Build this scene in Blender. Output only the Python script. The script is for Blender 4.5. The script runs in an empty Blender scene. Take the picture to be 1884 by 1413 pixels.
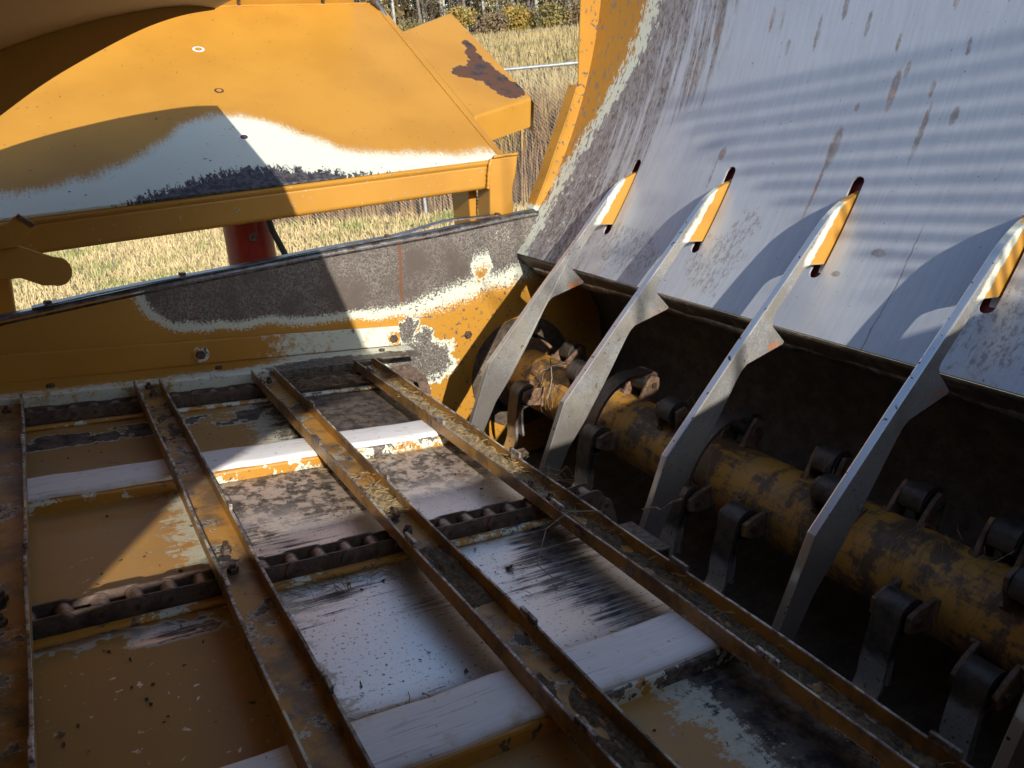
import bpy, bmesh, math, random
from mathutils import Matrix, Vector
import numpy as np
random.seed(7); np.random.seed(7)
R = math.radians
sc = bpy.context.scene
COL = sc.collection

# ------------------------------------------------------------------ camera, sky, sun, exposure
# The machine stands with its feed floor tilted 9 degrees: RM turns machine axes into world axes.
TILT = 9.0
RM = Matrix.Rotation(R(TILT), 4, 'Y')
CAM = Vector((0, 0, 0.75))                                   # machine coordinates
right = Vector((0.85719922, -0.51282159, 0.04715422))
up = Vector((0.11536559, 0.28045804, 0.95290821))
fwd = Vector((0.50189669, 0.8113922, -0.29957038))
cd = bpy.data.cameras.new('camera'); cam = bpy.data.objects.new('camera', cd); COL.objects.link(cam)
cd.sensor_width = 36; cd.lens = 1450.9 / 1884 * 36; cd.clip_start = 0.02; cd.clip_end = 900
mw = Matrix.Identity(4)
for i in range(3):
    mw[i][0], mw[i][1], mw[i][2], mw[i][3] = right[i], up[i], -fwd[i], CAM[i]
cam.matrix_world = RM @ mw
sc.camera = cam

SUN_M = Vector((math.cos(R(23.0)) * math.cos(R(-100.5)), math.cos(R(23.0)) * math.sin(R(-100.5)), math.sin(R(23.0))))
SUN = (RM.to_3x3() @ SUN_M).normalized()
w = bpy.data.worlds.new('World'); sc.world = w; w.use_nodes = True
wn = w.node_tree.nodes; wl = w.node_tree.links
bg = wn['Background']; sky = wn.new('ShaderNodeTexSky'); sky.sky_type = 'NISHITA'; sky.sun_disc = False
sky.sun_elevation = math.asin(SUN.z); sky.sun_rotation = math.atan2(SUN.x, SUN.y)
sky.air_density = 1.0; sky.dust_density = 0.6; sky.ozone_density = 1.0
wl.new(sky.outputs[0], bg.inputs[0]); bg.inputs[1].default_value = 0.135
sd = bpy.data.lights.new('sun', 'SUN'); sd.energy = 4.1; sd.angle = R(0.55); sd.color = (1.0, 0.93, 0.82)
sun = bpy.data.objects.new('sun', sd); COL.objects.link(sun)
sun.rotation_euler = SUN.to_track_quat('Z', 'Y').to_euler()
vs = sc.view_settings; vs.view_transform = 'Standard'; vs.look = 'None'; vs.exposure = 0.60; vs.gamma = 1.0
vs.use_curve_mapping = False
sc.cycles.use_denoising = True; sc.cycles.max_bounces = 5; sc.cycles.diffuse_bounces = 3; sc.cycles.glossy_bounces = 3; sc.cycles.use_adaptive_sampling = True; sc.cycles.adaptive_threshold = 0.025; sc.cycles.caustics_reflective = True

# ------------------------------------------------------------------ node helper
class V:
    def __init__(s, g, o): s.g, s.o = g, o
    def __add__(s, b): return s.g.m('ADD', s, b)
    __radd__ = __add__
    def __sub__(s, b): return s.g.m('SUBTRACT', s, b)
    def __rsub__(s, b): return s.g.m('SUBTRACT', b, s)
    def __mul__(s, b): return s.g.m('MULTIPLY', s, b)
    __rmul__ = __mul__
    def __truediv__(s, b): return s.g.m('DIVIDE', s, b)
class G:
    def __init__(s, name):
        s.mat = bpy.data.materials.new(name); s.mat.use_nodes = True
        s.t = s.mat.node_tree; s.t.nodes.clear()
        s.out = s.t.nodes.new('ShaderNodeOutputMaterial'); s.b = s.t.nodes.new('ShaderNodeBsdfPrincipled')
        s.t.links.new(s.b.outputs[0], s.out.inputs[0])
        ge = s.t.nodes.new('ShaderNodeNewGeometry'); vr = s.t.nodes.new('ShaderNodeVectorRotate')
        vr.rotation_type = 'Y_AXIS'; vr.inputs['Angle'].default_value = R(-TILT)
        s.t.links.new(ge.outputs['Position'], vr.inputs['Vector'])
        s.p = V(s, vr.outputs[0])
        sx = s.t.nodes.new('ShaderNodeSeparateXYZ'); s.t.links.new(vr.outputs[0], sx.inputs[0])
        s.x, s.y, s.z = [V(s, sx.outputs[i]) for i in range(3)]
    def put(s, inp, v):
        if isinstance(v, V): s.t.links.new(v.o, inp)
        elif isinstance(v, (tuple, list)):
            inp.default_value = tuple(v) + (1.0,) if len(v) == 3 and len(inp.default_value) == 4 else tuple(v)
        else: inp.default_value = v
    def m(s, op, a, b=None, clamp=False):
        n = s.t.nodes.new('ShaderNodeMath'); n.operation = op; n.use_clamp = clamp
        s.put(n.inputs[0], a)
        if b is not None: s.put(n.inputs[1], b)
        return V(s, n.outputs[0])
    def mx(s, a, b): return s.m('MAXIMUM', a, b)
    def mn(s, a, b): return s.m('MINIMUM', a, b)
    def vec(s, x, y, z):
        n = s.t.nodes.new('ShaderNodeCombineXYZ')
        for i, v in enumerate((x, y, z)): s.put(n.inputs[i], v)
        return V(s, n.outputs[0])
    def noise(s, scale, det=4, rough=.55, dist=0.0, vec=None):
        n = s.t.nodes.new('ShaderNodeTexNoise'); s.put(n.inputs['Vector'], vec or s.p)
        n.inputs['Scale'].default_value = scale; n.inputs['Detail'].default_value = det
        n.inputs['Roughness'].default_value = rough; n.inputs['Distortion'].default_value = dist
        return V(s, n.outputs[0])
    def aniso(s, ax, ay, az, scale=1, det=4, rough=.6, dist=0.0):
        return s.noise(scale, det, rough, dist, s.vec(s.x * ax, s.y * ay, s.z * az))
    def ss(s, x, a, b):
        n = s.t.nodes.new('ShaderNodeMapRange'); n.interpolation_type = 'SMOOTHSTEP'
        if a > b: return 1.0 - s.ss(x, b, a)
        s.put(n.inputs[0], x); n.inputs[1].default_value = a; n.inputs[2].default_value = b
        return V(s, n.outputs[0])
    def mix(s, f, a, b):
        n = s.t.nodes.new('ShaderNodeMix'); n.data_type = 'RGBA'
        s.put(n.inputs[0], f); s.put(n.inputs[6], a); s.put(n.inputs[7], b)
        return V(s, n.outputs[2])
    def fin(s, col, rough=.5, metal=0.0, bump=None, bs=.3, bd=.002, spec=.5, coat=0):
        s.put(s.b.inputs['Base Color'], col); s.put(s.b.inputs['Roughness'], rough); s.put(s.b.inputs['Metallic'], metal)
        s.put(s.b.inputs['Specular IOR Level'], spec)
        if bump is not None:
            n = s.t.nodes.new('ShaderNodeBump'); n.inputs['Strength'].default_value = bs; n.inputs['Distance'].default_value = bd
            s.put(n.inputs['Height'], bump); s.t.links.new(n.outputs[0], s.b.inputs['Normal'])
        return s.mat

YEL = (0.455, 0.222, 0.028); YEL2 = (0.395, 0.186, 0.022)
PRIM = (0.60, 0.63, 0.53); BROWN = (0.085, 0.062, 0.050); DKM = (0.10, 0.098, 0.105); STEEL = (0.56, 0.57, 0.60); RUST = (0.26, 0.085, 0.025)

def layered(name, wear, chips=.5, chipmask=None, metal_col=None, chip_scale=55, amp=.5, polish=None, dirt=0.0, dust=0.0, nscale=22, pe=(.35, .41), me=(.60, .65)):
    """yellow paint over pale primer over steel; wear(g) is 0 on sound paint, .5 primer, 1 bare"""
    g = G(name)
    n = g.noise(nscale, 6, .82)
    big = g.noise(3.5, 3, .5)
    wv = wear(g) if wear else None
    yel = g.mix(g.ss(big, .35, .7), YEL, YEL2)
    chip = g.ss(g.noise(chip_scale, 4, .6, .4), .70 - .10 * chips, .715 - .10 * chips) if chips > 0 else 0.0
    if chips > 0 and chipmask: chip = chip * chipmask(g)
    mc = metal_col(g) if metal_col else g.mix(g.ss(g.noise(70, 5, .7), .35, .65), BROWN, (0.21, 0.19, 0.17))
    if wv is not None:
        ww = wv + (n - .5) * amp
        prim = g.ss(ww, *pe); met = g.ss(ww, *me)
        col = g.mix(prim, yel, PRIM)
        met = g.mx(met, chip) if chips > 0 else met
    else:
        col = yel; met = chip if chips > 0 else g.m('ADD', 0.0, 0.0)
        rimm = g.ss(g.noise(chip_scale, 4, .6, .4), .685 - .10 * chips, .70 - .10 * chips) if chips > 0 else 0.0
        if chips > 0: col = g.mix(rimm, col, PRIM)
    col = g.mix(met, col, mc)
    if dust:
        col = g.mix(dust * (.35 + big * .7 + g.ss(n, .42, .62) * .5) * (1 - met), col, (.27, .195, .115))
        sc2 = g.ss(g.aniso(4, 190, 60, 1, 3, .6), .69, .73) * g.ss(big, .42, .6)
        col = g.mix(sc2 * .5, col, (.42, .36, .27))
    if dirt:
        dm = g.ss(g.noise(9, 5, .72), .42, .62) * dirt
        col = g.mix(dm, col, (0.075, 0.055, 0.04))
    fine = g.noise(260, 1, .6)
    rough = .34 + met * .16 + fine * .12
    metal = met * .55
    h = fine
    if polish:
        pm, pc = polish(g)
        pm = pm * met
        col = g.mix(pm, col, pc); metal = g.mx(metal, pm * .92); rough = rough * (1 - pm) + pm * (.30 + fine * .14)
    return g.fin(col, rough, metal, h, .10, .0010, .5)

M = {}
M['yellow'] = layered('yellow_paint', None, chips=.10)
M['yellow_chipped'] = layered('chipped_yellow_paint', None, chips=.9, chip_scale=38)
M['yellow_dirty'] = layered('dirty_yellow_paint', None, chips=.7, chip_scale=30, dirt=.55)

def deck_wear(g):
    # rubbed primer band along the lower edge, highest near x = .62
    d = g.x - .62
    yb = 2.70 + .30 * g.m('EXPONENT', d * d * -11.0) + .04 * g.ss(g.x, 1.3, .2)
    st = (g.aniso(260, 14, 14, 1, 5, .85) - .5) * .11 + (g.noise(5, 3, .6) - .5) * .12
    t = yb - g.y + st
    prim = g.ss(t, -.10, .06) * .5
    dk = g.m('EXPONENT', (g.x - .62) * (g.x - .62) * -9.0) * .13
    met = g.ss((2.615 + dk) - g.y + (g.aniso(75, 22, 22, 1, 5, .8) - .5) * .22, -.01, .012) * g.ss(g.x, .15, .35)
    spots = g.ss(g.noise(5, 3, .6), .60, .66) * 0
    return prim + met * .5 + spots
M['deck'] = layered('deck_paint_worn_to_primer', deck_wear, chips=.12, amp=.45, pe=(.17, .44), nscale=110,
                    metal_col=lambda g: g.mix(g.ss(g.noise(60, 4, .7), .4, .6), (.045, .042, .05), (.12, .115, .12)))

def blob(g, lst, ax='xy', warp=.03, wscale=18):
    """union of rough-edged ellipses given as (u, v, ru, rv)"""
    nx = (g.noise(wscale, 4, .7) - .5) * warp * 2; ny = (g.noise(wscale * 1.3, 4, .7, vec=g.vec(g.y + 7.0, g.z, g.x)) - .5) * warp * 2
    a, b = {'xy': (g.x, g.y), 'yz': (g.y, g.z), 'xz': (g.x, g.z)}[ax]
    a = a + nx; b = b + ny; out = None
    for (u, v, ru, rv) in lst:
        du = (a - u) / ru; dv = (b - v) / rv
        d = 1.0 - (du * du + dv * dv)
        out = d if out is None else g.mx(out, d)
    return out
def cover_wear(g):
    return g.ss(blob(g, [(1.79, 3.40, .022, .05), (1.772, 3.32, .032, .06), (1.765, 3.24, .060, .07), (1.675, 3.215, .060, .045), (1.725, 3.195, .055, .055), (1.785, 3.14, .065, .09), (1.812, 3.075, .070, .065), (1.93, 3.12, .012, .02)], 'xy', .022, 45), -.03, .03)
M['cover'] = layered('cover_paint_with_rust', cover_wear, chips=.12, amp=.05,
                     metal_col=lambda g: g.mix(g.ss(g.noise(17, 4, .7), .36, .50), (.055, .052, .06), (.165, .078, .043)))

def end_wear(g):
    zb = .125 + .26 * g.mx(g.x - 1.16, 0.0) + .25 * g.mx(.42 - g.x, 0.0)
    n2 = (g.noise(7, 2, .5) - .5) * .06
    t = (g.z + n2 - zb)
    rt_ = g.ss(g.x, 1.0, 1.2)
    a = g.mx(g.mn(.42 + t * (9.0 - rt_ * 4.8), 1.1), 0.0)
    a = a * g.ss(g.x, .16, .36)
    pat = g.ss(blob(g, [(1.42, .30, .05, .07), (1.50, .40, .05, .04)], 'xz', .05, 14), -.4, .5)
    a = a - pat * .40
    low = g.ss(blob(g, [(1.17, -.06, .16, .10), (1.12, .06, .05, .05), (1.2, .02, .05, .05)], 'xz', .07, 16), -.6, .6)
    return g.mx(a, low * .72)
def end_metal(g):
    base = g.mix(g.ss(g.noise(190, 4, .8), .42, .62), (.11, .092, .082), (.29, .265, .24))
    base = g.mix(g.ss(g.noise(6, 4, .6), .45, .7), base, (.13, .105, .09))
    st = g.ss(g.aniso(60, 1, 3, 1, 3, .5), .66, .70) * g.ss(g.noise(2.2, 2, .5), .45, .6)
    base = g.mix(st * .6, base, RUST)
    sl = g.ss(g.m('ABSOLUTE', g.x - 1.098 + (g.z - .25) * .05 + (g.noise(12, 2) - .5) * .01), .008, .003) * g.ss(g.z, .12, .2)
    base = g.mix(sl * .8, base, (.22, .085, .035))
    rs_ = g.ss(g.noise(45, 4, .75), .56, .64) * g.ss(g.z - (.21 + .165 * g.x), -.02, .02) * g.ss(g.m('ABSOLUTE', g.x - .93), .16, .05)
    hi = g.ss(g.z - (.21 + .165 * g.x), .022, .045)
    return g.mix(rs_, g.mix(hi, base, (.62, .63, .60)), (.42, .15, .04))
M['end_plate'] = layered('end_plate_worn', end_wear, chips=1.0, amp=1.1, metal_col=end_metal, chip_scale=60, nscale=120, chipmask=lambda g: g.mx(g.ss(g.x, .95, 1.15), .0))

def angle_wear(g):
    t = g.ss(g.x, .40, .75) * .5 + g.ss(g.noise(6, 4, .6), .45, .7) * .2
    foot = g.ss(g.z, .05, .022)
    return t * .85 + foot * .40 * g.ss(g.y, 2.50, 2.41)
M['end_angle'] = layered('end_angle_worn', angle_wear, chips=.5, amp=.9, nscale=50, pe=(.28, .46), chipmask=lambda g: g.ss(g.x, .6, .9))

def pan_wear(g):
    row4 = g.ss(g.y, .80, .745); row1 = g.ss(g.y, 1.80, 1.95)
    row3 = g.ss(g.y, 1.30, 1.26) * g.ss(g.y, .80, .84)
    xt = .14 + row4 * .55 + row1 * .28 + row3 * .06
    st = (g.aniso(7, 45, 45, 1, 5, .7) - .5) * .35
    t = (g.x + st * .45 - xt) / .22
    a = g.mx(g.mn(.36 + t * .42, 1.0), 0.0)
    edge = g.ss(g.m('ABSOLUTE', g.y - 2.17), .10, .02) * .8 + g.ss(g.m('ABSOLUTE', g.y - 1.215), .075, .01) * .75
    a = g.mx(a, edge * g.ss(g.noise(5, 4, .6), .38, .52))
    mid = g.ss(g.m('ABSOLUTE', g.y - .845), .05, .015) * .45
    return a - mid
def pan_metal(g):
    n = g.noise(30, 6, .75); c = g.mix(g.ss(n, .38, .62), (.055, .045, .042), (.20, .165, .14))
    r = g.ss(g.noise(8, 5, .7), .58, .68)
    c = g.mix(r * .7, c, (.30, .15, .055))
    pale = g.ss(g.y, 1.30, 1.42) * g.ss(g.y, 1.80, 1.70) * g.ss(g.noise(34, 5, .75), .44, .56)
    return g.mix(pale * .85, c, (.62, .50, .41))
def pan_polish(g):
    s1 = g.aniso(6, 130, 60, 1, 5, .75); s2 = g.noise(150, 3, .7); s3 = g.noise(3.2, 3, .5)
    lo = g.ss(g.y, 1.62, 1.40)
    m = g.ss(s1 + (s3 - .5) * 1.7 + g.ss(g.x, .58, .66) * g.ss(g.x, .86, .70) * .30, .28, .48) * lo * g.ss(s2 + (s1 - .5) * .25, .33, .41) * g.ss(g.y, .80, .92)
    return m, g.mix(s3, (.72, .67, .62), (.64, .63, .63))
M['pan'] = layered('floor_pan_worn', pan_wear, chips=.42, amp=.5, metal_col=pan_metal, polish=pan_polish, chip_scale=52, nscale=40, dust=.42, pe=(.42, .47), me=(.53, .58))
def ridge_wear(g):
    return g.ss(g.x, .30, .7) * .35 + g.ss(g.noise(9, 5, .7), .45, .62) * .45
M['ridge'] = layered('ridge_paint_worn', ridge_wear, chips=.8, amp=.7, chip_scale=34, nscale=40)
def slat_wear(g):
    top = g.ss(g.z, .0300, .0328)
    web = g.ss(g.noise(11, 6, .75), .52, .62) * .75
    return top * g.ss(g.noise(34, 4, .7), .30, .46) * 1.0 + web * g.ss(g.z, .012, .006)
def slat_metal(g):
    c = g.mix(g.ss(g.noise(60, 5, .75), .35, .62), (.06, .043, .036), (.30, .26, .24))
    return g.mix(g.ss(g.z, .0300, .0328), c, g.mix(g.ss(g.noise(48, 5, .8), .40, .56), (.13, .095, .08), (.60, .55, .52)))
M['slat'] = layered('slat_paint_worn', slat_wear, chips=.75, amp=.35, metal_col=slat_metal, chip_scale=30, dirt=.75, dust=.2)

def hood():
    g = G('hood_yellow_paint'); n = g.noise(4, 3, .5); f = g.aniso(40, 2, 2, 1, 3, .6)
    return g.fin(g.mix(n, YEL, (.50, .25, .035)), .42 + f * .1, 0, f, .06, .001)
M['hood'] = hood()

def panel_mat():
    g = G('drum_panel_polished_steel')
    d = 2.55 - g.y                                            # distance from the far end
    zz = g.z
    fine = g.aniso(2, 120, 8, 1, 4, .7)
    n = g.noise(30, 7, .72); nb = g.noise(5, 5, .65)
    chip = g.aniso(40, 75, 26, 1, 4, .62, .3)
    ylim = .02 + .27 * g.ss(zz, .50, 1.25)                    # yellow paint width
    tw = d - ylim + (n - .5) * .20 + (chip - .5) * .16
    prim = g.ss(tw, -.045, -.025); bare = g.ss(tw, .025, .04)
    chipm = g.ss(chip + g.ss(zz, 1.2, .6) * .035, .605, .62)
    yel = g.mix(g.noise(3, 3, .5), YEL, YEL2)
    # patina: brown streaks fade towards the camera end
    streak = g.aniso(1.2, 30, 2.2, 1, 6, .7)
    pat_a = g.ss(d - ylim - (streak - .5) * 1.5 - (nb - .5) * .40, .40, .14)
    low = g.ss(blob(g, [(2.30, .50, .20, .18), (2.42, .44, .1, .1), (1.98, .42, .14, .09), (1.60, .43, .10, .08), (.80, .44, .09, .09), (1.55, .52, .04, .05)], 'yz', .16, 5), -.2, .5)
    speck = g.ss(g.aniso(70, 90, 34, 1, 5, .8), .47, .60)
    patina = g.m('ADD', pat_a * (.62 + speck * .5), low * speck * .6, True)
    steel = g.mix(g.ss(fine, .3, .7), (.45, .475, .52), (.52, .545, .59))
    steel = g.mix(g.ss(nb, .4, .7) * .35, steel, (.39, .41, .45))
    brown = g.mix(g.ss(n, .35, .65), (.105, .085, .082), (.20, .165, .15))
    c = g.mix(patina, steel, brown)
    # rust runs and drips
    runs = [(a_, b_, c_ * .62, d_ * .72) for a_, b_, c_, d_ in [(1.274, .90, .017, .075), (1.255, .945, .012, .03), (1.165, .80, .012, .10), (1.175, .90, .010, .03), (1.385, .76, .024, .08), (1.39, .66, .008, .12), (1.76, .73, .02, .030), (1.77, .67, .006, .07), (1.55, 1.05, .010, .07), (1.48, 1.11, .014, .05), (1.72, 1.10, .011, .05), (1.64, 1.02, .013, .03), (1.40, 1.06, .010, .045), (1.30, 1.01, .008, .03), (1.36, .86, .010, .015), (1.99, .96, .010, .07), (1.93, 1.08, .014, .05), (1.18, 1.10, .012, .04), (1.12, .99, .008, .03), (1.10, .84, .014, .03), (1.06, 1.09, .010, .02), (1.14, .53, .03, .014), (1.22, .47, .02, .01)]]
    rm = g.ss(blob(g, runs, 'yz', .007, 90), -.25, .5) * (.45 + g.ss(n, .35, .6) * .55)
    rcol = g.mix(g.ss(nb, .4, .6), (.17, .145, .13), (.26, .15, .10))
    c = g.mix(rm * .85, c, rcol)
    crack = g.ss(g.m('ABSOLUTE', g.y - 1.06 - (zz - .45) * .02 + (g.noise(7, 4, .7) - .5) * .03), .0026, .001) * g.ss(zz, .62, .56)
    c = g.mix(crack * .7, c, (.17, .155, .15))
    pits = g.ss(g.noise(95, 3, .6), .70, .73)
    c = g.mix(pits * .8, c, (.13, .11, .105))
    scr = g.ss(g.aniso(3, 260, 5, 1, 3, .6), .70, .75) * g.ss(g.noise(4, 2), .42, .6)
    c = g.mix(scr * .6, c, (.80, .80, .80))
    paint = g.mix(prim, yel, PRIM)
    pc = g.mix(chipm, paint, (.19, .165, .15))
    spb = g.ss(n + (g.noise(70, 3, .7) - .5) * .3, .60, .66) * g.ss(d, .50, .2) * g.ss(zz, .78, .62) * .9
    c = g.mix(spb, c, PRIM)
    c = g.mix(bare, pc, c)
    met = bare * (1 - patina * .75) * (1 - rm) * (1 - spb)
    rough = .33 + fine * .10 + patina * .2
    return g.fin(c, rough, met * .34, fine, .05, .0010)
M['panel'] = panel_mat()
def ring_wear(g):
    return g.ss(g.noise(12, 6, .7), .55, .75) * .5 * g.ss(g.z, .95, .6) + g.ss(g.z, .62, .46) * .5
M['ring'] = layered('ring_paint_worn', ring_wear, chips=.75, amp=.4, chip_scale=42)

def bar_mat():
    g = G('grate_bar_steel')
    # distance in front of the drum panel; paint survives next to it
    dist = (g.z - .326) * .53 - (g.x - 1.575) * .848
    n = g.noise(40, 6, .7); sp = g.noise(170, 4, .75)
    hd = g.ss(g.z, .478, .49)
    t = dist + (n - .5) * .028
    yel = g.ss(t, .052, .046) * hd; pr = g.ss(t, .074, .064) * hd
    blot = g.noise(13, 5, .6)
    c = g.mix(g.ss(sp, .42, .6), (.205, .21, .215), (.29, .29, .283))
    c = g.mix(g.ss(blot, .42, .66) * .6, c, (.27, .24, .19))
    c = g.mix(g.ss(g.noise(5, 4, .65), .46, .62) * .55, c, (.15, .135, .12))
    pit = g.ss(g.noise(75, 2, .5), .68, .71)
    c = g.mix(pit * .85, c, (.12, .07, .05))
    rst = g.ss(blob(g, [(1.535, .285, .03, .02)], 'xz', .02, 40), -.2, .6) * g.ss(n, .42, .58)
    c = g.mix(rst * .9, c, (.45, .16, .045))
    low_shade = g.ss(g.z + (blot - .5) * .1, .10, -.06) * .7
    c = g.mix(low_shade, c, (.10, .085, .075))  # lower shank darkened in its colour to stand for shade
    c = g.mix(pr, c, PRIM); c = g.mix(yel, c, YEL)
    pmask = g.mx(pr, yel)
    ge_ = g.t.nodes.new('ShaderNodeNewGeometry'); sx_ = g.t.nodes.new('ShaderNodeSeparateXYZ'); g.t.links.new(ge_.outputs['Normal'], sx_.inputs[0])
    edge = g.ss(g.m('ABSOLUTE', V(g, sx_.outputs[1])), .75, .45)                       # hay polishes the narrow faces
    c = g.mix(edge * (1 - pmask) * (1 - pit) * .8, c, (.80, .81, .83))
    return g.fin(c, (.40 + sp * .20 + blot * .16) * (1 - edge * .40), (1 - pmask) * (.30 + edge * .62), sp, .12, .001)
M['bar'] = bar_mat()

def simple(name, c1, c2, scale=30, rough=.5, metal=0.0, c3=None, bump=.3, bd=.001, lo=.35, hi=.65, rv=.15):
    g = G(name); n = g.noise(scale, 6, .7)
    c = g.mix(g.ss(n, lo, hi), c1, c2)
    if c3: c = g.mix(g.ss(g.noise(scale * .35, 5, .7), .52, .66), c, c3)
    return g.fin(c, rough + (n - .5) * rv * 2, metal, n, bump, bd)
M['chain'] = simple('chain_brown_steel', (.085, .060, .048), (.155, .112, .088), 60, .55, .3, (.20, .13, .09))
M['roller'] = simple('roller_worn_steel', (.16, .12, .10), (.34, .27, .23), 70, .38, .6, (.14, .07, .045))
M['bolt'] = simple('bolt_dark_steel', (.05, .038, .032), (.14, .10, .08), 90, .5, .5, (.20, .10, .05))
M['bushing'] = simple('bushing_black', (.018, .018, .020), (.036, .036, .038), 60, .42, .1)
M['flail'] = None
def flail_mat():
    g = G('flail_steel'); n = g.noise(45, 6, .7); f = g.aniso(60, 60, 8, 1, 4, .6)
    c = g.mix(g.ss(n, .35, .65), (.045, .040, .038), (.095, .078, .066))
    c = g.mix(g.ss(g.noise(9, 4, .6), .5, .66) * .6, c, (.15, .085, .055))
    tip = g.ss(g.z + (n - .5) * .05, -.235, -.29)
    c = g.mix(tip * g.ss(g.noise(110, 3, .7), .30, .42), c, (.85, .83, .80))
    return g.fin(c, .38 + n * .15 - tip * .16, .35 + tip * .55, f, .15, .001)
M['flail'] = flail_mat()
M['lug'] = simple('lug_rusty_steel', (.085, .050, .034), (.20, .125, .085), 40, .6, .2, (.34, .19, .075))
def tube_mat():
    g = G('rotor_tube_paint'); n = g.noise(9, 7, .75); f = g.aniso(30, 5, 30, 1, 6, .75)
    hoop = g.aniso(3, 26, 3, 1, 5, .7)
    wear = g.ss(n * .5 + f * .30 + hoop * .2, .475, .55)
    y = g.mix(g.noise(5, 3), (.56, .29, .05), (.42, .20, .034))
    scr = g.ss(g.aniso(9, 60, 9, 1, 6, .8, .5), .60, .65)
    gr = None
    for yl in (2.28, 1.84, 1.43, 1.235, .79, .61, 2.06, 1.61, 1.08, .90):
        e = (1.0 - g.m('ABSOLUTE', g.y - yl) / random.uniform(.05, .11)) * random.uniform(.6, 1.1)
        gr = e if gr is None else g.mx(gr, e)
    wear = g.mx(wear, g.ss(gr + (n - .5) * 3.4 + (f - .5) * 1.2, .34, .66) * .95)
    c = g.mix(wear, y, g.mix(n, (.05, .030, .020), (.17, .105, .06)))
    c = g.mix(scr * .7, c, (.05, .035, .03))
    dst = g.ss(g.noise(16, 5, .75), .52, .68) * .5
    c = g.mix(dst, c, (.24, .17, .10))
    return g.fin(c, .45 + n * .2, 0, f, .25, .0015)
M['tube'] = tube_mat()
def strip_mat():
    g = G('white_wear_plastic'); s = g.aniso(5, 160, 60, 1, 4, .6); st = g.noise(13, 5, .65)
    c = g.mix(g.ss(s, .3, .7), (.70, .69, .70), (.80, .79, .79))
    c = g.mix(g.ss(st, .54, .70) * .6, c, (.50, .38, .22))
    c = g.mix(g.ss(s, .53, .66) * g.ss(g.noise(6, 3, .6), .38, .6) * .7, c, (.36, .30, .26))
    c = g.mix(g.ss(g.noise(60, 3, .6), .69, .72) * .8, c, (.12, .09, .07))
    return g.fin(c, .42 + s * .12, 0, s, .2, .0006)
M['strip'] = strip_mat()
def shroud_mat():
    g = G('shroud_dark_steel'); n = g.noise(18, 6, .7)
    c = g.mix(g.ss(n, .35, .7), (.075, .064, .055), (.15, .125, .10))
    c = g.mix(g.ss(g.noise(110, 3, .6), .63, .68), c, (.02, .018, .018))
    return g.fin(c, .5 + n * .2, .1, n, .3, .0015)
M['shroud'] = shroud_mat()
M['lip'] = simple('lip_dark_rust', (.05, .036, .028), (.115, .085, .062), 50, .6, .2, (.20, .16, .12))
M['rail'] = simple('rail_worn_steel', (.10, .088, .085), (.26, .25, .25), 35, .36, .75, (.085, .055, .045))
M['red'] = simple('red_cylinder_paint', (.30, .022, .018), (.19, .012, .012), 9, .36, 0, (.09, .015, .015), bump=.15)
M['maroon'] = simple('maroon_paint', (.19, .022, .018), (.13, .014, .013), 20, .4)
M['rubber'] = simple('black_rubber', (.018, .018, .019), (.03, .03, .03), 50, .55)
M['galv'] = simple('galvanised_steel', (.46, .48, .50), (.60, .62, .63), 30, .42, .6, bump=.05)
M['bigwall'] = M['yellow']
M['hay'] = simple('hay_straw', (.36, .25, .10), (.22, .145, .06), 300, .8)
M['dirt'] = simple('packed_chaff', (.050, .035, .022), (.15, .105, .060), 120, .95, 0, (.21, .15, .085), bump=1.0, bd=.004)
M['chaff_sunlit'] = simple('sunlit_tan_chaff', (.20, .145, .075), (.36, .27, .145), 130, .95, 0, (.10, .07, .04), bump=1.0, bd=.004)  # lighter copy of the packed chaff, sunlight put into its colour
M['twine'] = simple('twine', (.20, .15, .11), (.33, .27, .20), 90, .85)

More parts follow.
